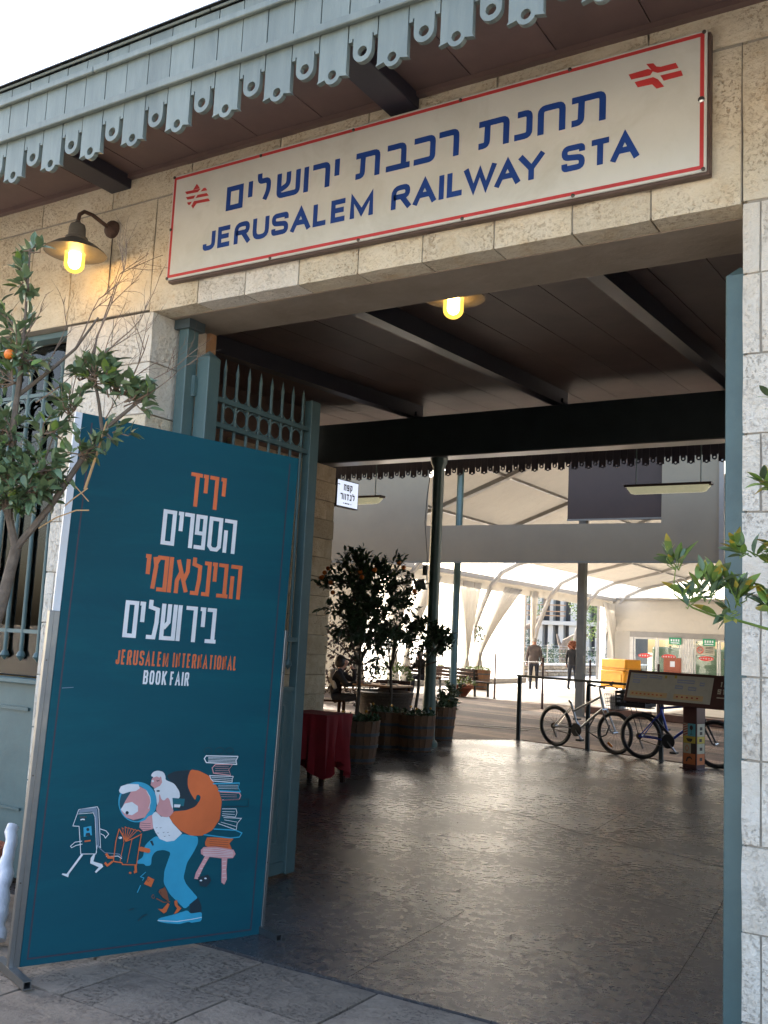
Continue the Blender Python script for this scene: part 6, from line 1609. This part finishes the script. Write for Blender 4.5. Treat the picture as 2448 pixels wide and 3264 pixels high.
MB().box((-1.05,20.5,0),(-1.0,47,3.6)).build('right_wall', MT['tent'], mq)
# valance hanging from the eave
def wavy(name, a, c, z0, z1, mat, amp=.05, wl=.45, n=60, par=mq):
    a, c = Vector((a[0],a[1],0)), Vector((c[0],c[1],0)); L_ = (c-a).length; d = (c-a)/L_; no = Vector((-d.y,d.x,0)); b = MB(); vs = []; fs = []
    for i in range(n+1):
        s = L_*i/n; o = amp*math.sin(2*PI*s/wl)+amp*.5*math.sin(2*PI*s/(wl*.37)+1)
        for j, z in enumerate((z1, (z0+z1)/2, z0)): p = a+d*s+no*o*(.3+.35*j); vs.append((p.x,p.y,z))
    for i in range(n):
        for j in range(2): k = i*3+j; fs.append((k,k+1,k+4,k+3))
    b.add(vs, fs); return b.build(name, mat, par, smooth=True)
wavy('valance', (-16.05,22.5), (-16.05,47), 3.42, 3.78, MT['tent'], .03, .8, 160)
# side wall: opaque lining near, clear film further, opening, last clear panel
wavy('side_lining', (-16.3,20.4), (-16.3,25.0), 0.02, 3.76, MT['tent'], .05, .9, 60)
wavy('clear_wall', (-16.35,25.0), (-16.35,37.15), .05, 3.55, MT['tent_out'], .04, 1.4, 120)
wavy('clear_wall', (-16.35,45.9), (-16.35,47.0), .05, 3.5, MT['tent_out'], .04, .5, 20)
MB().box((-16.40,37.12,0),(-16.28,37.2,3.6)).build('wall_post', MT['steelw'], mq); MB().box((-16.40,45.8,0),(-16.28,45.9,3.6)).build('wall_post', MT['steelw'], mq)
for (a, c) in ((25.2,32.5),(33.2,37.0)): MB().box((-16.42,a,0),(-16.1,c,.18)).build('ballast', MT['steelw'], mq)
# gathered curtains: wide at the top, tied at (yt, zt), falling to the floor
def curtain(y0, y1, yt, zt, yb0, yb1, x=-16.05, ztop=3.6):
    b = MB(); n = 36; m = 16; vs = []; fs = []
    for j in range(m+1):
        z = ztop*(1-j/m)+.03
        if z > zt: u = (z-zt)/(ztop-zt); u = u**1.25; a = yt-.08+(y0-yt+.08)*u; c = yt+.08+(y1-yt-.08)*u
        else: u = (zt-z)/zt; u = u**.6; a = yt-.08+(yb0-yt+.08)*u; c = yt+.08+(yb1-yt-.08)*u
        w = abs(c-a)
        for i in range(n+1):
            s = i/n; vs.append((x+.10*math.sin(s*2*PI*5.5+j*.15)*(.35+.65*min(1,w)) , a+(c-a)*s, z+.0))
    for j in range(m):
        for i in range(n): k = j*(n+1)+i; fs.append((k,k+1,k+n+2,k+n+1))
    b.add(vs, fs); b.build('curtain', MT['curtain'], mq, smooth=True)
curtain(30.8,32.5,31.6,.9,31.1,31.9); curtain(34.6,36.1,32.6,.95,32.0,33.0); curtain(26.0,27.6,26.6,1.1,26.3,27.0); curtain(28.6,29.4,27.4,1.0,27.1,27.8); curtain(45.3,46.9,46.8,1.1,46.3,47.0, x=-15.9); curtain(37.0,37.6,37.2,1.0,37.0,37.6, x=-16.0); curtain(24.0,25.6,24.6,1.1,24.3,25.0)
# end wall with doors
EY = 47.0
b = MB(); n = 26; vs = []; fs = []
for i in range(n+1):
    x = -16.0+16*i/n
    for j in range(7):
        z = 2.35+(3.88-2.35)*j/6; vs.append((x, EY-.35*math.sin(PI*j/6)*.6+.03*math.sin(i*1.9+j), z))
for i in range(n):
    for j in range(6): k = i*7+j; fs.append((k,k+1,k+8,k+7))
b.add(vs, fs); b.build('end_wall_fabric', MT['tent'], mq, smooth=True)
sheet_y('end_gable', [(-13.15,4.86),(-12.5,4.98),(-8.4,6.65),(-4.3,4.98),(-3.65,4.86)], MT['tent'], y=EY+.05)
sheet_y('clear_end_panel', [(-15.9,3.99),(-14.7,4.45),(-13.15,4.84),(-3.65,4.84),(-2.1,4.45),(-1,3.99)], MT['clearroof'], y=EY+.05)
MB().box((-16,EY-.08,3.88),(-1,EY+.08,3.98)).build('end_beam', MT['steelw'], mq)
sheet_y('end_wall_fabric', [(-16.3,0),(-15.15,0),(-15.15,2.35),(-16.3,2.35)], MT['curtain'], y=EY)
MB().box((-15.15,EY-.06,2.10),(-1,EY+.06,2.36)).build('door_header', MT['steelw'], mq)
MB().box((-15.15,EY-.05,0),(-15.0,EY+.05,2.1)).build('door_jamb', MT['doorw'], mq)
x = -14.95
k = 0
while x < -3:
    dr = MB().box((x,EY-.03,0),(x+.06,EY+.03,2.1)).build('door', MT['doorw'], mq)
    MB().box((x+1.02,EY-.03,0),(x+1.08,EY+.03,2.1)).build('door_stile', MT['doorw'], dr); MB().box((x+.06,EY-.03,2.02),(x+1.02,EY+.03,2.1)).build('door_rail', MT['doorw'], dr); MB().box((x+.06,EY-.03,.0),(x+1.02,EY+.03,.14)).build('door_rail', MT['doorw'], dr)
    MB().box((x+.06,EY-.004,.14),(x+1.02,EY+.004,2.02)).build('pane', MT['pvc'], dr)
    b = MB(); b.prism([[(x+.54+.34*math.cos(a),1.24+.11*math.sin(a)) for a in [i*.45 for i in range(14)]]], lambda u, z, d: (u,EY-.008,z), 0); b.build('red_sticker', MT['redsign'], dr)
    for q in range(5): MB().box((x+.27+q*.12,EY-.012,1.21),(x+.33+q*.12,EY-.0095,1.27)).build('sticker_print', MT['doorw'], dr)
    x += 1.12 if k % 2 == 0 else 1.72; k += 1
    if k % 2 == 0:
        for q in range(5): MB().box((x-.60+q*.115,EY-.05,0),(x-.515+q*.115,EY+.05,2.1)).build('folded_panel_edge', MT['doorw'], mq)
def exit_sign(x, label):
    t = thing('exit_sign', label, 'sign', (x,EY-.12,1.98), 0, 'green exit signs over the tent doors')
    MB().box((-.28,-.02,-.16),(.28,.02,.16)).build('sign_body', MT['exitg'], t, local=True)
    b = MB()
    for q in range(4): b.box((-.2+q*.11,-.024,-.02),(-.13+q*.11,-.0215,.09))
    b.box((-.2,-.024,-.11),(.2,-.0215,-.06)); b.build('exit_print', MT['white'], t, local=True)
exit_sign(-12.97, 'green exit sign above the pair of doors nearest the yellow bin'); exit_sign(-11.42, 'green exit sign above the door with the no smoking notice')
ns = thing('notice_board', 'white no smoking notice on the tent door beside the second exit sign', 'sign', (-11.6,EY-.10,1.62))
MB().box((-.42,-.01,-.22),(.42,.01,.22)).build('plate', MT['kcream'], ns, local=True)
b = MB(); b.ring((-.22,-.014,0), .14, .018, (0,1,0), 20, 4); b.bar((-.31,-.016,.1),(-.13,-.016,-.1), .02, .02); b.build('ring_emblem', MT['redsign'], ns, local=True)
MB().box((-.30,-.014,-.015),(-.14,-.012,.015)).build('cigarette_emblem', MT['black'], ns, local=True)
for z in (.12,.06,-.04,-.12): MB().box((.02,-.014,z),(.36,-.012,z+.03)).build('notice_print', MT['black'], ns, local=True)
rp = thing('red_poster', 'red poster with a white square taped inside the tent door', 'poster', (-13.1,EY-.09,.78))
MB().box((-.40,-.01,-.42),(.40,.01,.42)).build('sheet', MT['terra'], rp, local=True); MB().box((-.1,-.014,.0),(.12,-.0115,.26)).build('print', MT['white'], rp, local=True)
# tent strip lights
for x in (-6.9,-6.0): tag(MB().box((x,31,4.95),(x+.5,31.12,5.02)).build('tent_light', M_('lit_tube', (.8,.8,.8), .4, emis=(1,.97,.9), es=3)), {-6.9:'left one of two short lit tubes under the marquee roof',-6.0:'right one of two short lit tubes under the marquee roof'}[x], 'light', 'lit tubes under the marquee roof')

# yellow bin
yb = thing('yellow_bin', 'large yellow plastic bin standing by the tent doors', 'bin', (-12.0,35.2,0), R(-26))
MB().box((-.59,0,.10),(.59,.85,.70)).build('body', MT['yellow'], yb, local=True, bevel=.03)
MB().box((-.56,-.03,.66),(.56,.0,.72)).build('rim', MT['yellow'], yb, local=True, bevel=.008)
MB().box((-.60,.04,.72),(.60,.86,1.13)).build('hood', MT['yellow'], yb, local=True, bevel=.03)
for z in (.74,.80): MB().box((-.58,.0,z),(.58,.06,z+.03)).build('ledge', MT['yellow'], yb, local=True, bevel=.006)
MB().box((-.48,-.02,.16),(.48,.0,.60)).build('front_panel', MT['yellow'], yb, local=True, bevel=.008)
for x in (-.48,.48):
    for y in (.1,.75): MB().lathe([(.06,-.02),(.06,.02)], (x,y,.06), 12, ax=(0,1,0)).build('wheel', MT['black'], yb, local=True)
tag(MB().box((-15,50,.0),(-3,50.6,1.7)).build('hedge', MT['treed'], bevel=.1), 'clipped green hedge seen low through the tent doors', 'hedge')

# ================================================================ OUTSIDE, BEYOND THE TENT OPENING
ws = thing('rubble_wall', 'low rubble stone wall with a pale top beyond the tent opening', 'wall', (-19.3,48,0))
random.seed(11)
for r_ in range(3):
    y = 40.0
    while y < 62:
        w = random.uniform(.35,.8); h = .17
        MB().box((-19.5+random.uniform(-.03,.03),y+.01,r_*h+.0),(-19.0+random.uniform(-.04,.04),y+w-.01,r_*h+h-.01)).build('stone', MT['rubble'], ws, bevel=.03); y += w
y = 40
while y < 62: MB().box((-19.6,y,.51),(-18.95,y+1.18,.61)).build('coping', MT['plaza'], ws, bevel=.02); y += 1.2
fe = thing('wire_fence', 'chain wire fence on thin posts above the stone wall', 'fence', (-20.5,50,0))
for y in range(38, 66, 3): MB().tube([(-20.6,y,0),(-20.6,y,1.55)], .03, 6).build('post', MT['zinc'], fe)
for z in (.5,.8,1.1,1.35,1.5): MB().tube([(-20.6,38,z),(-20.6,65,z)], .008, 4).build('wire', MT['zinc'], fe)
for k in range(2): tag(MB().tube([(-18.3,39.8+k*4.4,.30),(-18.3,43.6+k*4.4,.28)], .035, 6).build('ground_pipe', MT['steelw']), ['pale pipe on the ground behind the walking man','pale pipe on the ground near the walking woman'][k], 'pipe', 'pale pipes by the stone wall')
def blob_tree(name, label, base, trunk, crowns, mat, nl, s, group=None, limbs=()):
    t = thing(name, label, 'tree', base, 0, group)
    if trunk:
        b = MB(); b.tube(*trunk, 8)
        for l_ in limbs: b.tube(*l_, 7)
        b.build('trunk', MT['trunkg'], t, smooth=True)
    b = MB()
    for (c, r_) in crowns:
        c = Vector(c); n = int(nl*r_[0]*r_[2])
        for i in range(n):
            q = rv()*random.uniform(.25,1)**.6; p = c+Vector((q.x*r_[0],q.y*r_[1],q.z*r_[2]))*(1+.15*noise.noise(q*3))
            a = rv(); u = a.orthogonal().normalized()*s*random.uniform(.5,1.3); v = a.cross(u).normalized()*s*random.uniform(.3,.8)
            b.add([p-u, p-v, p+u, p+v], [(0,1,2,3)])
    g = b.build('crown', mat, t); g['kind'] = 'stuff'
random.seed(13)
blob_tree('pine_tree', 'pale green tree with a long curved grey limb left of the raw concrete building', (-23.2,55,0), ([(-25.3,55,0),(-24.9,55,1.6),(-24.3,55,2.4),(-23.5,55,2.75),(-22.95,55,3.3),(-22.85,55,4.4),(-23.0,55,6)],[.28,.24,.16,.13,.12,.10,.05]), [((-23.6,54.6,4.9),(1.0,.8,1.0)),((-23.25,54.6,3.75),(.38,.4,.55)),((-22.2,55,5.6),(1.2,1,.9))], MT['treeg'], 500, .07, 'trees beyond the tent')
blob_tree('pine_tree', 'leaning reddish trunk at the left edge of the tent opening', (-24.5,54,0), ([(-25.6,54,1.0),(-24.4,54,3.2),(-23.6,54,4.6),(-23.2,54,6)],[.22,.19,.16,.12]), [((-24,54,6.2),(1.6,1.2,.9))], MT['treed'], 300, .08, 'trees beyond the tent')
blob_tree('pine_tree', 'bright pale green tree beside the grey post, on a curving trunk', (-21,56,0), ([(-22.0,56,0),(-22.1,56,1.3),(-21.95,56,1.75),(-21.3,56,2.15),(-20.6,56,2.2)],[.30,.26,.22,.14,.10]), [((-21.0,55.6,3.9),(.75,.7,.9)),((-20.3,55.6,4.3),(.8,.7,1.2)),((-20.2,55.4,2.6),(.55,.5,.8)),((-20.9,55.4,1.9),(.5,.4,.3)),((-19.6,55.8,3.2),(.6,.6,1.6))], MT['treeg'], 520, .07, 'trees beyond the tent', limbs=(([(-22.1,56,1.3),(-22.35,56,1.7),(-22.5,56,2.2)],[.14,.10,.06]),))
blob_tree('shrub', 'dark rounded evergreen shrub in front of the concrete building', (-25.6,58,0), None, [((-25.9,58,1.6),(1.5,1,1.2)),((-27.2,58,1.8),(1.4,1,1.3)),((-24.3,58,.9),(1.8,.9,.8))], MT['treed'], 420, .08, 'trees beyond the tent')
blob_tree('shrub', 'dull hedge behind the wire fence beyond the tent opening', (-23,52,0), None, [((-24,53.5,.7),(1.7,.6,.75)),((-21.5,53.5,.7),(1.9,.6,.7)),((-19.2,53.5,.8),(1.4,.6,.8))], MT['treed'], 420, .07, 'trees beyond the tent')
for i, (x, y) in enumerate(((-14.5,56),(-12,58),(-9.5,55),(-7,57))):
    blob_tree('shrub', ['rounded green bush seen through the leftmost tent door','green bush seen through the second tent door','green bush behind the no smoking notice','green bush behind the rightmost tent doors'][i], (x,y,0), None, [((x,y,1.2),(1.5,1,1.3))], MT['treeg'] if i % 2 else MT['treed'], 260, .10, 'trees beyond the tent')
blob_tree('shrub', 'dark reddish shrub behind the seated woman at the left of the orange trees', (-12.6,18.5,0), None, [((-12.9,18.8,.9),(1.0,.5,1.0)),((-11.9,18.2,.6),(.8,.4,.65)),((-13.8,19,1.2),(.9,.5,1.2))], M_('dark_red_foliage', (.07,.035,.025), .8, (.04,.03,.02), 3), 620, .05)
cbld = thing('concrete_building', 'unfinished pale concrete building with dark window openings beyond the trees', 'building', (-27,65,0))
BX0, BX1, BY = -31.0, -22.5, 66.0
MB().box((BX0,BY+.5,0),(BX1,BY+8,8)).build('inner_core', MT['concd'], cbld)
for z in (2.95,5.9): MB().box((BX0,BY-.2,z),(BX1,BY+.5,z+.28)).build('floor_slab', MT['concrete'], cbld)
MB().box((BX0,BY,0),(BX1,BY+.5,.9)).build('wall', MT['concrete'], cbld)
x = BX0; k = 0
while x < BX1:
    w = .36 if k % 3 else .7
    MB().box((x,BY,.9),(x+w,BY+.5,2.95)).build('pier', MT['concrete'], cbld); MB().box((x+.1,BY,3.23),(x+.1+w*.7,BY+.5,5.9)).build('pier', MT['concrete'], cbld)
    if k % 2 == 0: MB().box((x+w,BY+.1,.9),(x+w+.42,BY+.4,1.3)).build('sill_block', MT['concrete'], cbld)
    x += w+.42; k += 1
for z in (3.55,3.85,4.3): MB().box((BX0,BY-.3,z),(BX0+5.2,BY-.25,z+.07)).build('scaffold_rail', MT['cardboard'], cbld)
# car glints beyond the doors
ca = thing('parked_car', 'dark parked car seen low through the tent doors', 'car', (-9.6,52,0))
b = MB(); b.prism([[(-2.1,.3),(-2.1,.75),(-1.5,.92),(-.9,1.35),(.7,1.38),(1.4,.95),(2.0,.85),(2.1,.3)]], lambda x, z, d: (x, -.8+d, z), 1.6); b.build('body', MT['bikeblue'], ca, local=True, bevel=.05)
for x in (-1.35,1.35):
    for y in (-.8,.8): MB().lathe([(.32,-.1),(.32,.1)], (x,y,.32), 16, ax=(0,1,0)).build('wheel', MT['black'], ca, local=True)
b = MB(); b.prism([[(-.95,.95),(-.75,1.28),(.6,1.3),(1.1,.98)]], lambda x, z, d: (x, -.81, z), 0); b.build('side_window', MT['chrome'], ca, local=True)
